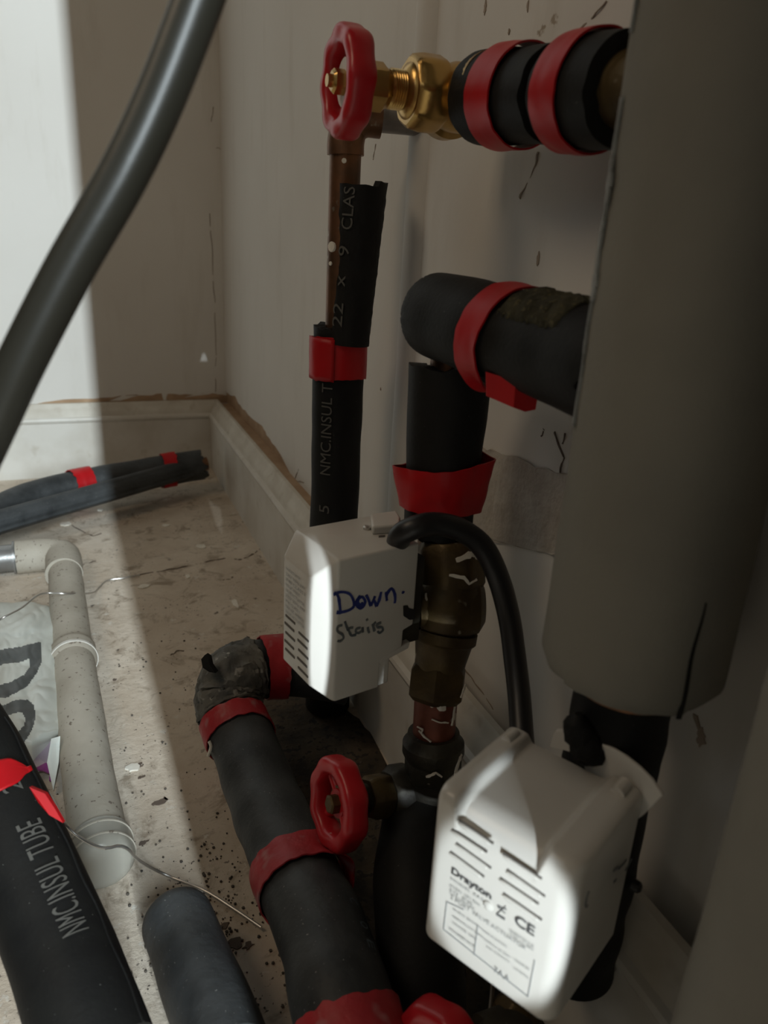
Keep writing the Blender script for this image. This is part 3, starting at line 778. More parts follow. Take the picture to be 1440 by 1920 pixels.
# ---- third wheel at the bottom edge
wc3 = at(836, 1990, .335); root = empty('gate_valve', wc3+Vector((.05, 0, -.02)))
tag(root, 'red handwheel valve just peeking over the bottom edge of the photo', 'valve')
wh = handwheel(wc3, (-.93, -.36, .10), .0270, root, rot=.1)
v, f = lathe(wc3+Vector((.002, 0, 0)), (1, 0, 0), [(0, .008), (.016, .008), (.018, .013), (.03, .013)], 24); obj('bonnet', v, f, M['brassdark'], root)
v, f = lathe(wc3+Vector((.024, -.012, -.02)), (0, 0, 1), [(0, .014), (.01, .017), (.03, .017), (.04, .013)], 28); obj('body', v, f, M['brassdark'], root)
bl = at(962, 1900, .36); root = tag(empty('compression_fitting', bl), 'small tarnished brass fitting under the lower white actuator', 'fitting')
v, f = lathe(bl-Vector((0, 0, .016)), (.25, .1, 1), [(0, .008), (.004, .0125), (.016, .0125), (.020, .009), (.022, .007)], 40, sides=6); obj('nut', v, f, M['brassold'], root)
v, f = cyl_between(bl-Vector((0, 0, .04)), bl-Vector((0, 0, .012)), .0085, 20); obj('pipe', v, f, M['copper'], root)
sw_ = Sweep([at(925, 1825, .36), at(922, 1870, .365), at(915, 1925, .37)], 10); v, f = tube(sw_, .0011, seg=8, step=.004)
tag(obj('twine', v, f, M['wire']), 'thin pale wire hanging straight down below the lower actuator', 'wire')

# ---- dark lagged pipes in the gloom under the actuators
def lagged(name, P, r, label, cat='pipe', bands=(), m='foamdust', amp=.0014, fr=35, r0=0, r1=0, n=60, wall=None, inner=None, tm='tapedust', rag=0, **kw):
    root = empty(name, P[0]); tag(root, label, cat)
    sw = Sweep(P, n); v, f = tube(sw, r, seg=56, step=.003, amp=amp, fr=fr, round0=r0, round1=r1, wall=wall, rag=rag, **kw)
    ins = obj('insulation', v, f, M[m], root)
    for (xa, xb, sl, sd, fl, fd) in bands:
        v, f = tape(sw, (lambda x: (r(x) if callable(r) else r)+amp*.7), xa, xb, sl, sd, seed=xa*99, amp=.0016, edge=.003, flare=fl, fdir=fd)
        obj('tape', v, f, M[tm], ins)
    if inner: v, f = tube(sw, inner, x0=-.01, x1=sw.len+.01, seg=24, step=.02); obj('pipe', v, f, M['copper'], root)
    return root, sw, ins
lagged('lagged_pipe', [at(790, 1540, .46), at(780, 1640, .43), at(785, 1780, .405), at(790, 1990, .385)], .024,
       'black lagged pipe in deep shadow between dusty pipe and lower white actuator', m='foam')

# ---- dusty elbowed lagged pipe, centre foreground
P = [at(655, 1268, .640), at(560, 1250, .632), at(486, 1253, .622), at(440, 1272, .606), at(428, 1305, .600), at(438, 1350, .590), at(466, 1420, .562), at(530, 1580, .480), at(597, 1735, .408), at(628, 1830, .375), at(648, 1910, .356), at(665, 1985, .342)]
root, sw, ins = lagged('lagged_pipe', P, lambda x: .0245, 'dusty black lagged elbow pipe with red tape bands, running up the middle of the floor', n=110, amp=.0018)
def sx(px, py):
    best = None
    for i in range(len(sw.p)):
        c = ROT.transposed() @ (sw.p[i]-CAM); u = 720+F*c.x/-c.z; w = 960-F*c.y/-c.z
        d = (u-px)**2+(w-py)**2
        if best is None or d < best[0]: best = (d, sw.L[i])
    return best[1]
def band(px0, py0, px1, py1, slant=.004, sd=0, fl=0, fd=0, r=.0243, amp=.0012):
    xa, xb = sorted((sx(px0, py0), sx(px1, py1)))
    a = sw.angle_to(xa, CAM)
    v, f = tape(sw, r+amp*.75, xa, xb, slant, a+sd, seed=px0, amp=.0012, edge=.0025, flare=fl, fdir=a+fd)
    return obj('tape', v, f, M['tapedust'], ins)
band(545, 1245, 492, 1243, .002); band(436, 1348, 452, 1388, -.003, .6)
band(545, 1628, 572, 1680, .005, -1.0, .006, -1.3); band(648, 1912, 690, 2060, .003)
# folded corner of the foil-like dusty wrap
V = []; Fc = []; NX, NA = 26, 30
xa, xb = sx(470, 1243), sx(424, 1345); random.seed(2)
for i in range(NX+1):
    for j in range(NA+1):
        x = xa+(xb-xa)*i/NX; a = sw.angle_to(x, CAM)+(-1.7+3.4*j/NA)
        q = Vector((i*.35, j*.35, 1)); fold = .0035*abs(noise.noise(q))+.002*noise.noise(q*2.3)
        e = .0025*noise.noise(Vector((0, j*.6, i*.02)))
        V.append(sw.at(x+e, a, .0256+fold))
for i in range(NX):
    for j in range(NA): q = i*(NA+1)+j; Fc.append((q, q+1, q+NA+2, q+NA+1))
M['wrap'] = mat('grey_dusty_wrap', (.05, .052, .05), (.16, .155, .135), 45, .6, bmp=.9, bscale=120, dust=(.34, .33, .30), dscale=120, dth=(.62, .7), bdist=.002)
o = tag(obj('corner_wrap', V, Fc, M['wrap'], ins), 'grey crumpled dusty wrap at the elbow'); md = o.modifiers.new('t', 'SOLIDIFY'); md.thickness = .0012
cfl = at(388, 1238, .572)
b = MB().prism([at(380, 1252, .572), at(377, 1236, .572), at(384, 1228, .572), at(391, 1233, .572), at(394, 1248, .570), at(404, 1262, .570), at(392, 1260, .570)], (.003, .004, -.001)); b.build('fold', M['foam'], ins)
# faint blue print on the lower right of the pipe
for body, px_, py_ in (('C', 690, 1742), ('O', 700, 1795), ('E', 705, 1830)):
    x = sx(px_-62, py_+18); a = sw.angle_to(x, at(px_, py_, .36)); a0 = sw.angle_to(x, CAM); l_ = left_sign(sw, x, a0, .026)
    v, f = text_on_tube(body, sw, .0250, x-.004, a0-l_*.95, .005, .004, 1, flip=-l_); obj('lettering', v, f, M['printblue'], ins)
# trailing scraps
P = [at(392, 1390, .562), at(396, 1400, .562), at(390, 1418, .562)]
v, f = tube(Sweep(P, 8), .0013, seg=8, step=.002); obj('frayed_thread', v, f, M['flake'], ins)

# ---- short round-ended lagged stub
lagged('lagged_stub', [at(322, 1702, .452), at(345, 1760, .430), at(372, 1830, .402), at(410, 1925, .372), at(430, 1990, .355)], .0205,
       'round-ended plain black lagged stub at the bottom, between the two long pipes', m='foamdust', r0=.013, amp=.0006)

# ---- big printed lagged pipe, lower left
P = [at(-205, 1170, .455), at(-60, 1390, .415), at(20, 1560, .385), at(105, 1760, .355), at(150, 1880, .335), at(190, 1990, .32)]
root, sw, ins = lagged('lagged_pipe', P, .0232, 'large black printed lagged pipe crossing the lower left corner', m='foam', amp=.0008, n=80)
lsb = None
xa = sx(15, 1530); a0 = sw.angle_to(xa, CAM); lsb = left_sign(sw, xa, a0, .023)
V = []; Fc = []; NX, NA = 12, 50
for i in range(NX+1):
    for j in range(NA+1):
        th = -.85+3.3*j/NA; k = i/NX
        x = xa-.020+.0175*k+.004*math.exp(-((th+.85)/.25)**2)*(1-k)*2-.0035*math.exp(-((th+.85)/.3)**2)*k*2+.0006*noise.noise(Vector((j*.5, k*2, 3)))
        V.append(sw.at(x, a0+lsb*th, .0250+.0007*abs(noise.noise(Vector((i*.4, j*.3, 0))))+(.0012 if j == 0 else 0)))
for i in range(NX):
    for j in range(NA): q = i*(NA+1)+j; Fc.append((q, q+1, q+NA+2, q+NA+1))
t_ = obj('tape', V, Fc, M['tape'], ins); md = t_.modifiers.new('t', 'SOLIDIFY'); md.thickness = .0007
P = [at(55, 1476, .352), at(84, 1488, .350), at(102, 1515, .350), at(118, 1543, .353), at(92, 1528, .349), at(72, 1505, .349)]
b = MB().prism(P, (.001, .002, -.001)); tag(b.build('tape_end', M['tape'], ins), 'pointed loose end of red tape')
xs_, xe_ = sx(145, 1740), sx(-5, 1560)
L_ = xs_-xe_
v, f = text_on_tube('NMC.INSUL TUBE', sw, .0238, sx(128, 1808), a0-lsb*.34, .0118, abs(sx(128, 1808)-sx(20, 1610))*1.02, -1, flip=lsb); obj('lettering', v, f, M['print'], ins)
v, f = text_on_tube('2', sw, .0238, sx(8, 1545), a0-lsb*.34, .0092, .006, -1, flip=lsb); obj('lettering', v, f, M['print'], ins)
xq0, xq1 = sx(-60, 1400), sx(190, 1990)
P = [sw.at(xq0+(xq1-xq0)*i/30, a0-lsb*(1.02+.03*math.sin(i)), .0236) for i in range(31)]
b = MB()
for i in range(30):
    nn = (P[i]-sw.fr(xq0+(xq1-xq0)*i/30)[0]).normalized(); v, f = ribbon([P[i], P[i+1]], .0014, nn, .0006, .0008); b.add(v, f)
b.build('slit', M['foam'], ins)

# ---- lagged pipe lying along the back skirting
P = [at(-110, 1010, .93), at(-40, 985, .99), at(0, 962, 1.03), at(60, 935, 1.08), at(150, 912, 1.13), at(250, 893, 1.18), at(340, 877, 1.215), at(377, 871, 1.23)]
P = [Vector((p.x, p.y, max(p.z, .0265))) for p in P]
root, sw, ins = lagged('lagged_pipe', P, .0250, 'black lagged pipe with two red tape bands lying along the back skirting', m='foamdust', amp=.0009, n=80, wall=.009, inner=.011, rag=.005)
for (x0_, y0_, x1_, y1_) in ((136, 914, 166, 910), (303, 884, 325, 880)):
    xa, xb = sorted((sx(x0_, y0_), sx(x1_, y1_)))
    v, f = tape(sw, .0262, xa, xb, .003, 0, seed=x0_, amp=.0015, edge=.003); obj('tape', v, f, M['tape'], ins)

# ---- waste pipe on the floor, with elbow, coupling, and the bright cross pipe
WX = -.028
def wpt(px, py, z=.019): return on_floor(px, py, z)
e0 = wpt(118, 1035, .022)
root = empty('waste_pipe', (e0.x, e0.y, 0)); tag(root, 'dust-coated plastic waste pipe lying along the floor at left', 'pipe')
P = [wpt(120, 1050), wpt(132, 1180), wpt(146, 1300), wpt(165, 1450), wpt(192, 1610)]
P = [Vector((p.x, p.y, .0195)) for p in P]
sw = Sweep(P, 50); v, f = tube(sw, .0190, seg=36, step=.01, amp=.0006, fr=40); obj('pipe', v, f, M['waste'], root)
c = P[0]
se = Sweep([c+Vector((0, -.045, 0)), c+Vector((0, -.012, .0)), c+Vector((-.004, .012, 0)), c+Vector((-.026, .022, 0)), c+Vector((-.055, .022, 0))], 24)
v, f = tube(se, .0212, seg=36, step=.004); obj('elbow', v, f, M['waste'], root)
x = sx(145, 1235)
v, f = tube(sw, .0215, x0=x-.022, x1=x+.006, seg=36, step=.004, round1=.003, round0=.003); obj('coupling', v, f, M['waste'], root)
v, f = tube(sw, lambda q: .0224, x0=x-.003, x1=x+.0005, seg=36, step=.001); tag(obj('coupling_rim', v, f, M['skirt'], root), 'pale rim of the coupling')
v, f = tube(sw, .0212, x0=sw.len-.016, x1=sw.len+.010, seg=40, step=.001, round1=.009); tag(obj('clear_coupling', v, f, M['clear'], root), 'clear plastic coupling')
for k in (.0, .012): v, f = tube(sw, .0220, x0=sw.len-.012+k, x1=sw.len-.0108+k, seg=40, step=.001); obj('coupling_ring', v, f, M['waste'], root)
root = empty('cross_pipe', c+Vector((-.1, .022, 0))); tag(root, 'shiny grey pipe entering from the left edge into the waste pipe elbow', 'pipe')
v, f = cyl_between(c+Vector((-.055, .022, .0)), c+Vector((-.6, .015, .002)), .0168, 36, 8); obj('pipe', v, f, M['wastegrey'], root)
v, f = cyl_between(c+Vector((-.0555, .022, .0)), c+Vector((-.058, .022, .0)), .0205, 36); obj('collar', v, f, M['wastegrey'], root)

# ---- white rubbish bag with grey letters, and the mauve/purple packet under it
def in_poly(x, y, P):
    c = False; j = len(P)-1
    for i in range(len(P)):
        if (P[i][1] > y) != (P[j][1] > y) and x < (P[j][0]-P[i][0])*(y-P[i][1])/(P[j][1]-P[i][1])+P[i][0]: c = not c
        j = i
    return c
D_out = [(-60,1232),(-60,1218),(0,1220),(40,1213),(75,1205),(77,1243),(68,1263),(52,1285),(30,1303),(10,1309),(-30,1312),(-60,1305)]
D_in = [(-60,1252),(0,1247),(30,1243),(54,1238),(54,1252),(44,1268),(22,1283),(0,1287),(-60,1290)]
O_out = [(-40,1345),(-20,1330),(0,1325),(30,1316),(52,1313),(63,1323),(66,1345),(62,1362),(50,1385),(38,1398),(10,1400),(-30,1392)]
O_in = [(-30,1362),(0,1349),(25,1342),(42,1340),(47,1350),(44,1362),(32,1376),(15,1383),(-15,1380)]
right = [(1130,60),(1138,93),(1150,106),(1180,117),(1250,120),(1300,122),(1370,123),(1400,122),(1430,118),(1470,106)]
def rx(y):
    for (ya, xa_), (yb, xb_) in zip(right, right[1:]):
        if ya <= y <= yb: return xa_+(xb_-xa_)*(y-ya)/(yb-ya)
    return right[-1][1]
NX, NY = 150, 170; V = []; Fc = []; fm = []
def bagz(k, t):
    e = max(0.0, min(1, (1-k)*3.2)); e2 = max(0.0, min(1, t*5)); e3 = max(0, min(1, (1.03-t)*6))
    return .010+.030*(e*(2-e))**.5*(e2*(2-e2))**.5*(e3*(2-e3))**.5
for i in range(NY+1):
    t = i/NY; y = 1131+(1408-1131)*t
    for j in range(NX+1):
        k = j/NX; xr = rx(y); x = -190+(xr+190)*k
        yy = y+(18*(1-t)*max(0, (-x)/190) if x < 0 else 0) + (0 if x > 0 else 0)
        if t > .85: yy += -(t-.85)/.15*26*max(0, (x-60)/50)*1.0
        if t > .6: yy -= (t-.6)/.4*40*max(0, (20-x)/210)
        p = on_floor(x, yy, bagz(k, t))
        q = Vector((x*.016, y*.016, 0)); cr = abs(noise.noise(q*1.2))*.004+abs(noise.noise(q*3.1+Vector((5, 0, 0))))*.0018
        V.append(p+Vector((0, 0, cr)))
        if i < NY and j < NX:
            a = i*(NX+1)+j; Fc.append((a, a+1, a+NX+2, a+NX+1))
            ink = (in_poly(x, y, D_out) and not in_poly(x, y, D_in)) or (in_poly(x, y, O_out) and not in_poly(x, y, O_in))
            fm.append(1 if ink else 0)
n0 = len(V); base = [V[i*(NX+1)+NX] for i in range(NY+1)]       # skirts down to the floor on the right and lower edges
for p in base: V.append(Vector((p.x-.003, p.y, .001)))
for i in range(NY): Fc.append((i*(NX+1)+NX, n0+i, n0+i+1, (i+1)*(NX+1)+NX)); fm.append(0)
n1 = len(V)
for j in range(NX+1): p = V[NY*(NX+1)+j]; V.append(Vector((p.x, p.y+.003, .001)))
for j in range(NX): Fc.append((NY*(NX+1)+j, NY*(NX+1)+j+1, n1+j+1, n1+j)); fm.append(0)
bag = obj('plastic_bag', V, Fc, [M['bag'], M['baggrey']], None, True, fm, 70)
tag(bag, 'crumpled white plastic bag with large grey letters at the left edge', 'bag')
T1 = [on_floor(*p) for p in [(96,1385,.040),(113,1380,.036),(110,1430,.02),(100,1482,.006),(88,1430,.018)]]
b = MB().add(T1+[p+Vector((0, .003, -.004)) for p in T1], [(0, 1, 2, 3, 4), (9, 8, 7, 6, 5)]+[(i, (i+1) % 5, 5+(i+1) % 5, 5+i) for i in range(5)])
b.build('bag_corner', M['bag'], bag)
root = empty('wrapper', on_floor(80, 1440)); tag(root, 'mauve wrapper with purple edge poking from under the white bag', 'wrapper')
def sheet(pts, name, m, z=.012, th=.002):
    P = [on_floor(x, y, z_) for x, y, z_ in pts]; b = MB().prism(P, (0, .001, -th)); return b.build(name, m, root, smooth=False)
sheet([(50,1400,.022),(98,1388,.022),(108,1425,.014),(103,1440,.013),(86,1432,.014),(58,1442,.012)], 'film', M['bagpink'])
sheet([(58,1438,.0125),(86,1430,.0145),(104,1438,.013),(104,1450,.012),(99,1465,.010),(92,1463,.010),(93,1450,.012),(80,1444,.012),(60,1443,.012)], 'purple_edge', M['purple'])

# ---- wires
def wire(pts, r, label, **k):
    P = [on_floor(*p) for p in pts]; sw = Sweep(P, 10*len(P)); v, f = tube(sw, r, seg=10, step=.004)
    return tag(obj('wire', v, f, M['wire']), label, 'wire')
wire([(-30,1190,.03),(0,1162,.062),(40,1140,.062),(68,1118,.050),(88,1112,.044),(130,1113,.0405),(172,1112,.016),(185,1103,.004),(200,1089,.003),(230,1084,.003),(262,1078,.002)], .0010,
     'thin bent steel wire lying over the waste pipe above the white bag')
wire([(75,1470,.03),(100,1500,.04),(122,1543,.060),(150,1570,.056),(192,1590,.056),(222,1586,.052),(240,1592,.046),(262,1614,.024),(310,1640,.003),(380,1668,.003),(440,1705,.003),(490,1739,.004)], .0010,
     'long bent steel wire across the speckled floor from the big printed pipe')

# ---- paint flakes on the floor
random.seed(9)
FL = [(378,1025,.009,.006,'round cream paint flake lying alone on shaded floor near right skirting'),
      (310,986,.007,.004,'small ragged flake nearest the back lagged pipe'),
      (441,1132,.005,.008,'curled narrow cream flake furthest right on the floor'),
      (270,1101,.008,.004,'long cream flake beside the end of the floor crack'),
      (352,1082,.004,.004,'tiny cream flake just below the floor crack'),
      (124,983,.008,.007,'yellowish flake right of the shiny cross pipe elbow'),
      (188,957,.005,.003,'tiny bright flake near the front of the back lagged pipe'),
      (369,1682,.005,.004,'white crumb beside the long bent wire'),
      (250,1440,.007,.004,'shell-shaped grey flake in the sunlit speckled floor')]
for i, (x, y, ra, rb, lab) in enumerate(FL):
    c = on_floor(x, y); P = rnd_poly(c, Vector((1, 0, 0)), Vector((0, 1, 0)), ra*.8, rb*1.3, i*1.9, 14, .6)
    b = MB().prism(P, (0, 0, .0014)); tag(b.build('paint_flake', M['flake']), lab, 'paint flake', group='paint flakes scattered on the floor')
P = [on_floor(138, 1032, .012), on_floor(148, 1034, .016), on_floor(156, 1031, .016), on_floor(161, 1027, .012)]
# scattered grit, uncountable
b = MB(); random.seed(12)
for i in range(420):
    x = random.uniform(170, 560); y = random.uniform(1200, 1900)
    if random.random() > .35: x = random.gauss(390, 60); y = random.gauss(1730, 90)
    c = on_floor(x, y)
    if c.x > .2: continue
    r = random.uniform(.0004, .0012)
    v, f = lathe(c, (random.uniform(-.3, .3), random.uniform(-.3, .3), 1), [(0, r*.8), (r*.8, r), (r*1.3, r*.5)], 5); b.add(v, f)
for i in range(350):
    x = random.uniform(520, 760); y = random.uniform(1290, 1640); c = on_floor(x, y)
    if c.x > .21: continue
    r = random.uniform(.0004, .0011)
    v, f = lathe(c, (random.uniform(-.3, .3), random.uniform(-.3, .3), 1), [(0, r*.8), (r*.8, r), (r*1.3, r*.5)], 5); b.add(v, f)
tag(b.build('floor_grit', M['grit']), 'fine dark grit scattered over the concrete floor', 'grit', kind='stuff')

# ================================================================== ACTUATORS
def frame(o, yaw):
    v = Vector((math.cos(yaw), math.sin(yaw), 0)); u = Vector((-math.sin(yaw), math.cos(yaw), 0)); z = Vector((0, 0, 1))
    return lambda a, b_, h: Vector(o)+u*a+v*b_+z*h, u, v
def bevel_obj(o, w, seg=3, ang=30):
    m = o.modifiers.new('b', 'BEVEL'); m.width = w; m.segments = seg; m.limit_method = 'ANGLE'; m.angle_limit = R_(ang); m.harden_normals = False
    return o

# ---- actuator 1, marked by hand
yaw1 = R_(11.8); O1 = (.1037, .3176, .1855); W1, D1, H1, c1 = .0465, .0598, .0832, .0100
Fp, u1, v1 = frame(O1, yaw1)
root = empty('valve_actuator', Fp(W1/2, D1/2, 0)); tag(root, 'white valve actuator box with blue handwriting on its side', 'actuator')
# cover: chamfered towards the label side (v=0), stepped lug cut out at the bottom back
def cbox(mb, pr_side, W, c):
    """pr_side: polygon in (v,z); the v=c vertices with flag get chamfered in u towards v=0"""
bt = MB(); Z = H1
S = [(c1, 0), (D1-.021, 0), (D1-.021, .0165), (D1-.0185, .0180), (D1-.0065, .0215), (D1-.0065, .032), (D1, .034), (D1, Z), (c1, Z)]
near = [Fp(0, a, h_) for a, h_ in S]; far = [Fp(W1, a, h_) for a, h_ in S]; n = len(S)
V = near+far; Fc = [tuple(range(n)), tuple(range(2*n-1, n-1, -1))]+[(i, i+1, n+i+1, n+i) for i in range(n-1)]
lab = [Fp(c1, 0, c1*.8), Fp(W1-c1*.6, 0, c1*.8), Fp(W1-c1*.6, 0, Z-c1*1.15), Fp(c1, 0, Z-c1*1.15)]
q = len(V); V += lab
Fc += [(q, q+1, q+2, q+3), (0, q, q+3, n-1), (n, 2*n-1, q+2, q+1), (n-1, q+3, q+2, 2*n-1), (0, n, q+1, q)]
o = obj('cover', V, Fc, M['plastic'], root, smooth=False); cover1 = o
for p in o.data.polygons: p.use_smooth = True
bevel_obj(o, .0013, 3, 20)
n_side = -u1; n_lab = -v1
def side1(px, py): return on_plane(px, py, Fp(0, 0, 0), u1)
def lab1(a, h_): return Fp(a, 0, h_)
def pen(strokes, name, m, w, parent):
    b = MB()
    for s in strokes:
        P = [side1(*p) for p in s]
        P = catmull(P, 6*len(P)) if len(P) > 2 else [P[0].lerp(P[1], i/6) for i in range(7)]
        v, f = ribbon(P, [w*(.85+.5*abs(noise.noise(p*400))) for p in P], n_side, .00035, .0004); b.add(v, f)
    return b.build(name, m, parent, smooth=False)
def cp(pts): return [(520+x*280/1440, 960+y*370/1903) for x, y in pts]       # from the zoomed crop
down = [cp([(545,780),(570,790),(590,830),(600,900),(605,950),(600,985)]), cp([(540,795),(600,772),(660,775),(705,800),(735,860),(735,910),(690,945),(620,965),(570,968)]),
        cp([(800,805),(765,850),(765,900),(795,925),(830,905),(845,860),(820,820),(790,830),(775,870),(800,895),(825,870)]),
        cp([(855,800),(875,840),(900,905)]), cp([(900,905),(925,850),(940,810)]), cp([(925,840),(945,880),(955,910)]), cp([(955,910),(980,850),(1000,770)]),
        cp([(1045,770),(1050,810),(1055,855)]), cp([(1050,810),(1075,760),(1105,740),(1130,790),(1135,840),(1130,878)]), cp([(1200,775),(1215,773),(1222,776)])]
pen(down, 'handwriting', M['bluepen'], .0016, root)
stairs = [cp([(625,1090),(590,1100),(575,1130),(590,1160),(625,1180),(635,1215),(605,1245),(580,1240)]), cp([(650,1055),(665,1100),(690,1150),(715,1190),(760,1180)]), cp([(665,1135),(700,1118),(730,1112)]),
          cp([(800,1115),(765,1125),(755,1155),(785,1165),(815,1140),(820,1115),(825,1160)]), cp([(870,1110),(875,1140),(885,1165)]), cp([(860,1030),(864,1040),(866,1046)]),
          cp([(915,1080),(925,1110),(935,1150)]), cp([(920,1110),(935,1075),(950,1060)]), cp([(1000,1065),(960,1085),(965,1110),(1005,1110),(1015,1140),(985,1165),(965,1150)])]
pen(stairs, 'handwriting', M['greypen'], .0014, root)
# window in the side with black lever
hp = [side1(*p) for p in cp([(1213,905),(1255,900),(1265,925),(1325,940),(1325,1030),(1270,1038),(1215,1000)])]
b = MB().prism([p+n_side*.0004 for p in hp], u1*.001); b.build('lever_opening', M['blackplastic'], root, smooth=False)
# vents (bottom of the label face, two staggered columns) and small print at the top
def vents(rootp, face, n, xdir, cols, L, dz, parent, m='slot', lip=None, rise=.0):
    for cidx, (a0_, zs, da) in enumerate(cols):
        for i, z_ in enumerate(zs):
            a_ = a0_+da[i]
            b = MB(); P = [face(a_, z_), face(a_+L, z_+rise)]
            v, f = ribbon([P[0].lerp(P[1], k/6) for k in range(7)], .0013, n, .0003, .0005); b.add(v, f)
            o = b.build('vent_slot', M[m], parent, smooth=False)
zs = [.036, .0305, .0255, .0195]
vents(None, lab1, n_lab, u1, [(W1*.56, [.0375, .0325, .0270, .0215, .0165], [0, .001, 0, .001, 0])], W1*.24, 0, root)
vents(None, lab1, n_lab, u1, [(W1*.23, [.0345, .0295, .0240, .0185, .0130], [0, .001, 0, .001, 0])], W1*.24, 0, root)
b = MB()
rows = ['VALVE ACTUATOR', '230V 50Hz 6W', 'IP40 CLASS I', 'MAX 60C AMBIENT']
for i in range(9):
    v, f = text_on_plane(rows[i % 4], Fp(W1*.80, -.0001, Z-c1-.008-i*.0032), -u1, (0, 0, 1), .0018, W1*.5*(.7+.3*math.sin(i*2.1)**2), .0003); b.add(v, f)
tag(b.build('label_print', M['plasticgrey'], root, smooth=False), 'faint grey rating text')
b = MB(); b.prism([Fp(W1*.70, .012, H1), Fp(W1*.70, .048, H1), Fp(W1*.97, .048, H1), Fp(W1*.97, .012, H1)], (0, 0, .0010))
# cable clamp, screw and rib on the top
tp = lambda px, py, z=H1: on_plane(px, py, Fp(0, 0, z), Vector((0, 0, 1)))
scw = tp(688, 992, H1)
v, f = lathe(scw+Vector((0, 0, -.0005)), (0, 0, 1), [(0, .0022), (.0018, .0022), (.0024, .0014)], 20); tag(obj('screw', v, f, M['wire'], root), 'small shiny screw head')
b = MB().prism([tp(697, 1003), tp(694, 978), tp(742, 972), tp(750, 985), tp(748, 1000)], (0, 0, .005)); bevel_obj(b.build('cable_clamp', M['plastic'], root), .0012)
b = MB().prism([tp(710, 1005), tp(722, 1004), tp(722, 1007), tp(710, 1008)], (0, 0, .0004)); b.build('moulding_mark', M['slot'], root, smooth=False)
b = MB().prism([Fp(.001, D1-.021, .0005), Fp(.001, D1-.014, .0005), Fp(.001, D1-.014, .0165), Fp(.001, D1-.021, .0165)], u1*.004)
bevel_obj(b.build('lug', M['plastic'], root), .001)
b = MB().prism([Fp(.0, D1-.022, .0150), Fp(.0, D1-.002, .0195), Fp(.0, D1-.001, .0235), Fp(.0, D1-.006, .0225), Fp(.0, D1-.022, .0185)], u1*.012)
bevel_obj(b.build('foot_rib', M['plastic'], root), .0008)
b = MB().box((0, 0, 0), (1, 1, 1))
b.v = [Fp(.004+p.x*(W1-.008), D1-.004+p.y*.012, .020+p.z*.052) for p in b.v]
bevel_obj(b.build('base_plate', M['brassdark'], root), .001)

# cable
ct = tp(744, 1024, H1-.004)
P = [ct, tp(752, 1003, H1+.006), at(775, 990, .385), at(812, 982, .388), at(860, 992, .392), at(905, 1025, .398), at(935, 1085, .405), at(955, 1160, .408), at(966, 1240, .405), at(974, 1310, .398), at(980, 1400, .385), at(985, 1450, .375)]
v, f = tube(Sweep(P, 120), .0062, seg=24, step=.003)
tag(obj('power_cable', v, f, M['blackplastic']), 'thick black cable arching from the marked actuator down behind the lower one', 'cable')
root2 = None

# ---- actuator 2, nearest
k2 = .92
O2 = CAM+(Vector((.1563, .1644, .1276))-CAM)*k2; yaw2 = R_(28.1); W2, D2, H2, c2 = .0659*k2, .0612*k2, .078*k2+.0055, .0053*k2
O2.z -= .0055
G, u2, v2 = frame(O2, yaw2)
root = empty('valve_actuator', G(W2/2, D2/2, 0)); tag(root, 'white valve actuator with vents and printed label, nearest the camera at lower right', 'actuator')
def section(u):
    k = u/W2
    e = 0.0
    er = .0068
    if u < er: q = 1-u/er; e = er*(1-math.sqrt(max(0, 1-q*q)))*.9
    if W2-u < er*.75: q = 1-(W2-u)/(er*.75); e = er*.75*(1-math.sqrt(max(0, 1-q*q)))*.9
    def sm(a, b_, x): t = max(0, min(1, (x-a)/(b_-a))); return t*t*(3-2*t)
    tr = sm(.20, .27, k)*(1-sm(.80, .86, k))         # 1 inside the trough
    H = H2-.0036*tr-e*.55
    R = .0052+.0085*tr
    fz = e
    P = [(D2, 0.0005), (.004+e*.5, 0.0+e*.4)]
    for i in range(5): t = i/4*math.pi/2; P.append((.0035*(1-math.sin(t))+fz, .0035*(1-math.cos(t))+.0+e*.3))
    zt = H-R
    P.append((fz, .02)); P.append((fz, .04)); P.append((fz, zt*.95+.0005))
    for i in range(11):
        t = i/10*math.pi/2; P.append((fz+R*(1-math.cos(t)), zt+R*math.sin(t)))
    P += [(D2*.45, H), (D2*.7, H), (D2-.001, H-.0002), (D2, H-.0012)]
    return P
US = sorted(set([0, .0002, .0006, .0012, .002, .003, .0042, .0055, .0068]+[W2*x/60 for x in range(7, 57)]+[W2-x for x in (0, .0003, .001, .002, .003, .004, .005)]))
V = []; Fc = []; n = len(section(.01))
for u in US:
    for a, h_ in section(u): V.append(G(u, a, h_))
for i in range(len(US)-1):
    for j in range(n-1): a = i*n+j; Fc.append((a, a+n, a+n+1, a+1))
    Fc.append((i*n+n-1, (i+1)*n+n-1, (i+1)*n, i*n))
Fc += [tuple(range(n)), tuple((len(US)-1)*n+j for j in range(n-1, -1, -1))]
obj('cover', V, Fc, M['plastic'], root, angle=48)
n_lab2 = -v2
def lab2(px, py): return on_plane(px, py, G(0, 0, 0), v2)
SL = [((860,1540),(925,1584)), ((848,1557),(913,1600)), ((856,1583),(921,1630)), ((845,1599),(908,1646)),
      ((943,1602),(1016,1650)), ((951,1633),(1022,1683)), ((938,1648),(1010,1697)), ((944,1677),(1016,1727))]
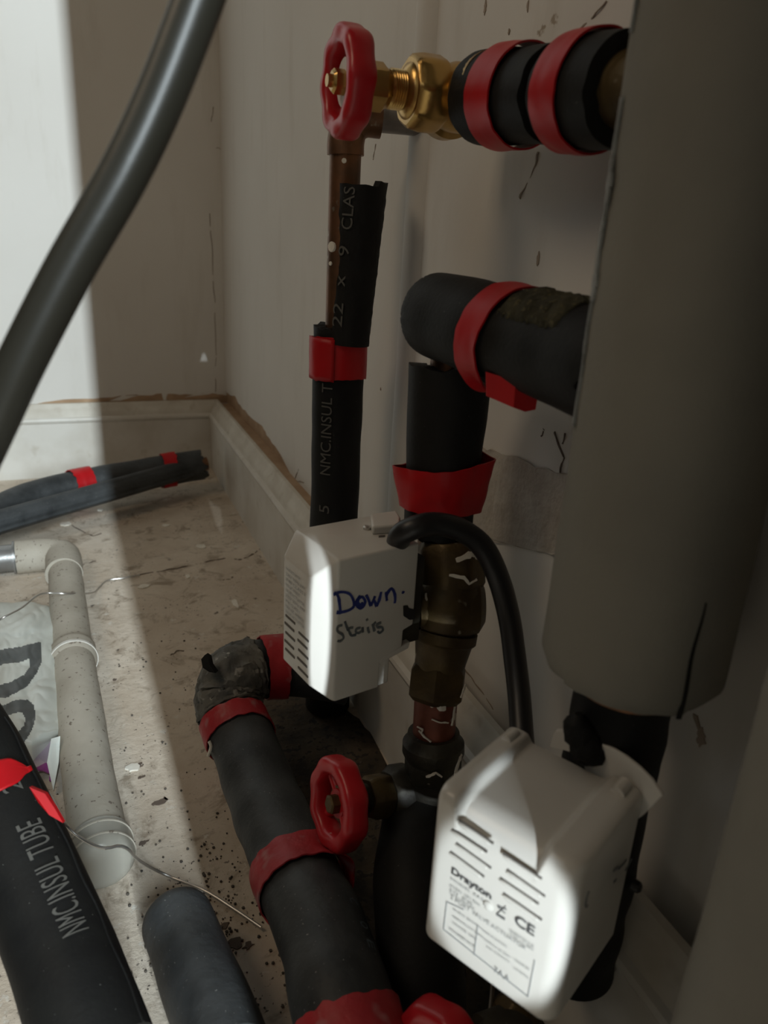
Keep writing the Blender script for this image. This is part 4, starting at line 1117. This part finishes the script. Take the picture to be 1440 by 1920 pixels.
for a, c in SL:
    A_, C_ = lab2(*a), lab2(*c); b = MB()
    v, f = ribbon([A_.lerp(C_, i/8)+Vector((0, 0, .0007)) for i in range(9)], .0010, n_lab2, .0003, .0005); b.add(v, f, 0)
    o = b.build('vent_slot', M['slot'], root, smooth=False)
    sw_ = Sweep([A_+Vector((0, 0, -.0003))+n_lab2*.0003, C_+Vector((0, 0, -.0003))+n_lab2*.0001], 8)
    v, f = tube(sw_, lambda x: .0009, seg=12, step=.002, x1=sw_.len*.88, round0=.0008); obj('vent_lip', v, f, M['plastic'], o)
xl = (lab2(930, 1700)-lab2(840, 1636)); xl.z = 0; xl.normalize()
xl = -u2 if xl.dot(-u2) > 0 else u2
up_ = Vector((0, 0, 1))
def ltext(body, px0, py0, px1, h, m, name='label_print', bold=False):
    a, c = lab2(px0, py0), None
    # width to the pixel column px1 along the label's horizontal
    r1 = 0; best = None
    for i in range(1, 200):
        p = a+xl*(i*.0004); cc = ROT.transposed() @ (p-CAM); 
        if 720+F*cc.x/-cc.z >= px1: best = i*.0004; break
    b = MB(); v, f = text_on_plane(body, a, xl, up_, h, best, .00035); b.add(v, f)
    if bold:
        v2_ = [p+xl*.00022 for p in v]; b.add(v2_, f); b.add([p-xl*.00022 for p in v], f); b.add([p+up_*.0002 for p in v], f)
    return b.build(name, m, root, smooth=False)
tag(ltext('Drayton', 846, 1636, 919, .0033, M['ink'], 'brand_print', True), 'dark printed word on the label')
tag(ltext('CE', 964, 1730, 998, .0046, M['ink'], 'ce_mark', True), 'CE mark')
for body, x, y, x1, hh in (('MODEL ZA5', 845, 1648, 905, .0013), ('679/ZA5  230V 50Hz', 843, 1660, 900, .0013), ('6W  IP40', 843, 1668, 885, .0013), ('CLASS I MAX 60C', 843, 1674, 890, .0013),
                           ('2 PORT VALVE ACTUATOR', 845, 1684, 985, .0020), ('EN60730-2-8', 956, 1745, 1000, .0012), ('TYPE 1.C 2006', 956, 1752, 1000, .0012),
                           ('7AA', 925, 1820, 955, .0030), ('BLUE N  BROWN L', 850, 1705, 905, .0012), ('GREEN/YELLOW EARTH', 848, 1718, 905, .0012), ('ORANGE  GREY', 848, 1730, 895, .0012),
                           ('SWITCH 3A 230V', 908, 1762, 955, .0012), ('AUX CONTACT', 912, 1775, 955, .0012), ('MADE IN', 965, 1800, 990, .0012), ('MOTORISED VALVE', 842, 1742, 890, .0015), ('WIRE AS SHOWN', 905, 1745, 950, .0012), ('LIVE NEUTRAL', 963, 1815, 990, .0012)):
    ltext(body, x, y, x1, hh, M['plasticgrey'])
def lline(pts, w=.0004, m='plasticgrey', name='label_rule'):
    b = MB(); P = [lab2(*p) for p in pts]
    for a, c in zip(P, P[1:]): v, f = ribbon([a, c], w, n_lab2, .0003, .0004); b.add(v, f)
    return b.build(name, M[m], root, smooth=False)
lline([(838,1690),(832,1742),(990,1868),(1003,1800)]); lline([(896,1735),(889,1790)]); lline([(838,1690),(870,1705)])
b = MB(); P = [lab2(*p) for p in [(934,1700),(948,1712)]]; v, f = ribbon(P, .0004, n_lab2, .0003, .0004); b.add(v, f)
P = [lab2(*p) for p in [(948,1699),(933,1712)]]; v, f = ribbon(P, .0004, n_lab2, .0003, .0004); b.add(v, f)
P = [lab2(*p) for p in [(931,1713),(947,1723)]]; v, f = ribbon(P, .0010, n_lab2, .0003, .0004); b.add(v, f)
P = [lab2(*p) for p in [(933,1697),(950,1705)]]; v, f = ribbon(P, .0005, n_lab2, .0003, .0004); b.add(v, f)
tag(b.build('bin_symbol', M['ink'], root, smooth=False), 'crossed-out bin symbol')
c = lab2(916, 1698)
v, f = lathe(c-n_lab2*.0005, n_lab2, [(0, .0022), (.001, .0021), (.0016, .0012)], 18); tag(obj('moulding_pip', v, f, M['plastic'], root), 'small raised bump on the label')
# pegs on top, side button, marks
for (px_, py_, r) in ((958, 1380, .0022), (1165, 1478, .0028)):
    p = on_plane(px_, py_, G(0, 0, H2), Vector((0, 0, 1)))
    v, f = lathe(p-v2*.004-Vector((0, 0, .0002)), v2, [(0, r), (.008, r), (.0085, r*.7)], 18); obj('peg', v, f, M['plastic'], root)
def side2(px, py): return on_plane(px, py, G(0, 0, 0), u2)
p = side2(1190, 1660)
v, f = lathe(p+u2*.001, -u2, [(0, .0028), (.003, .0026), (.004, .0016)], 16); obj('lever_tip', v, f, M['blackplastic'], root)
b = MB()
for s, w in (([(1103,1672),(1099,1685),(1097,1697)], .0012), ([(1098,1700),(1101,1699)], .001), ([(1160,1628),(1168,1620),(1174,1612)], .0010), ([(1150,1632),(1158,1626)], .0014), ([(1172,1632),(1178,1622),(1184,1610)], .0009), ([(1150,1655),(1155,1648)], .0008)):
    P = [side2(*p_) for p_ in s]; v, f = ribbon(P, w, -u2, .0003, .0004); tag(obj('smudge', v, f, M['greypen'], root), 'dark finger smudge')
# quarter-round mounting plate behind
pl = [(1085,1418),(1108,1400),(1125,1395),(1150,1405),(1175,1420),(1200,1440),(1222,1462),(1243,1492),(1225,1512),(1205,1530),(1190,1540),(1150,1500),(1100,1450)]
def back2(px, py, d=.0012): return on_plane(px, py, G(0, D2+d, 0), v2)
b = MB().prism([back2(*p_) for p_ in pl], v2*.0018); bevel_obj(b.build('mounting_plate', M['plastic'], root), .0005)
b = MB().prism([back2(*p_) for p_ in [(1030,1400),(1040,1372),(1068,1372),(1072,1395),(1070,1410),(1050,1404)]], v2*.003); b.build('mounting_tab', M['plastic'], root)

# ---- blurred hose close to the lens
P = [at(425, -150, .200), at(372, 0, .202), at(300, 185, .205), at(228, 335, .207), at(130, 505, .210), at(40, 680, .214), at(-15, 800, .218), at(-90, 960, .222)]
sw = Sweep(P, 80)
def hr(x): return .0066
v, f = tube(sw, hr, seg=40, step=.003)
tag(obj('rubber_hose', v, f, M['hose']), 'blurred black hose crossing the top left corner close to the camera', 'hose')
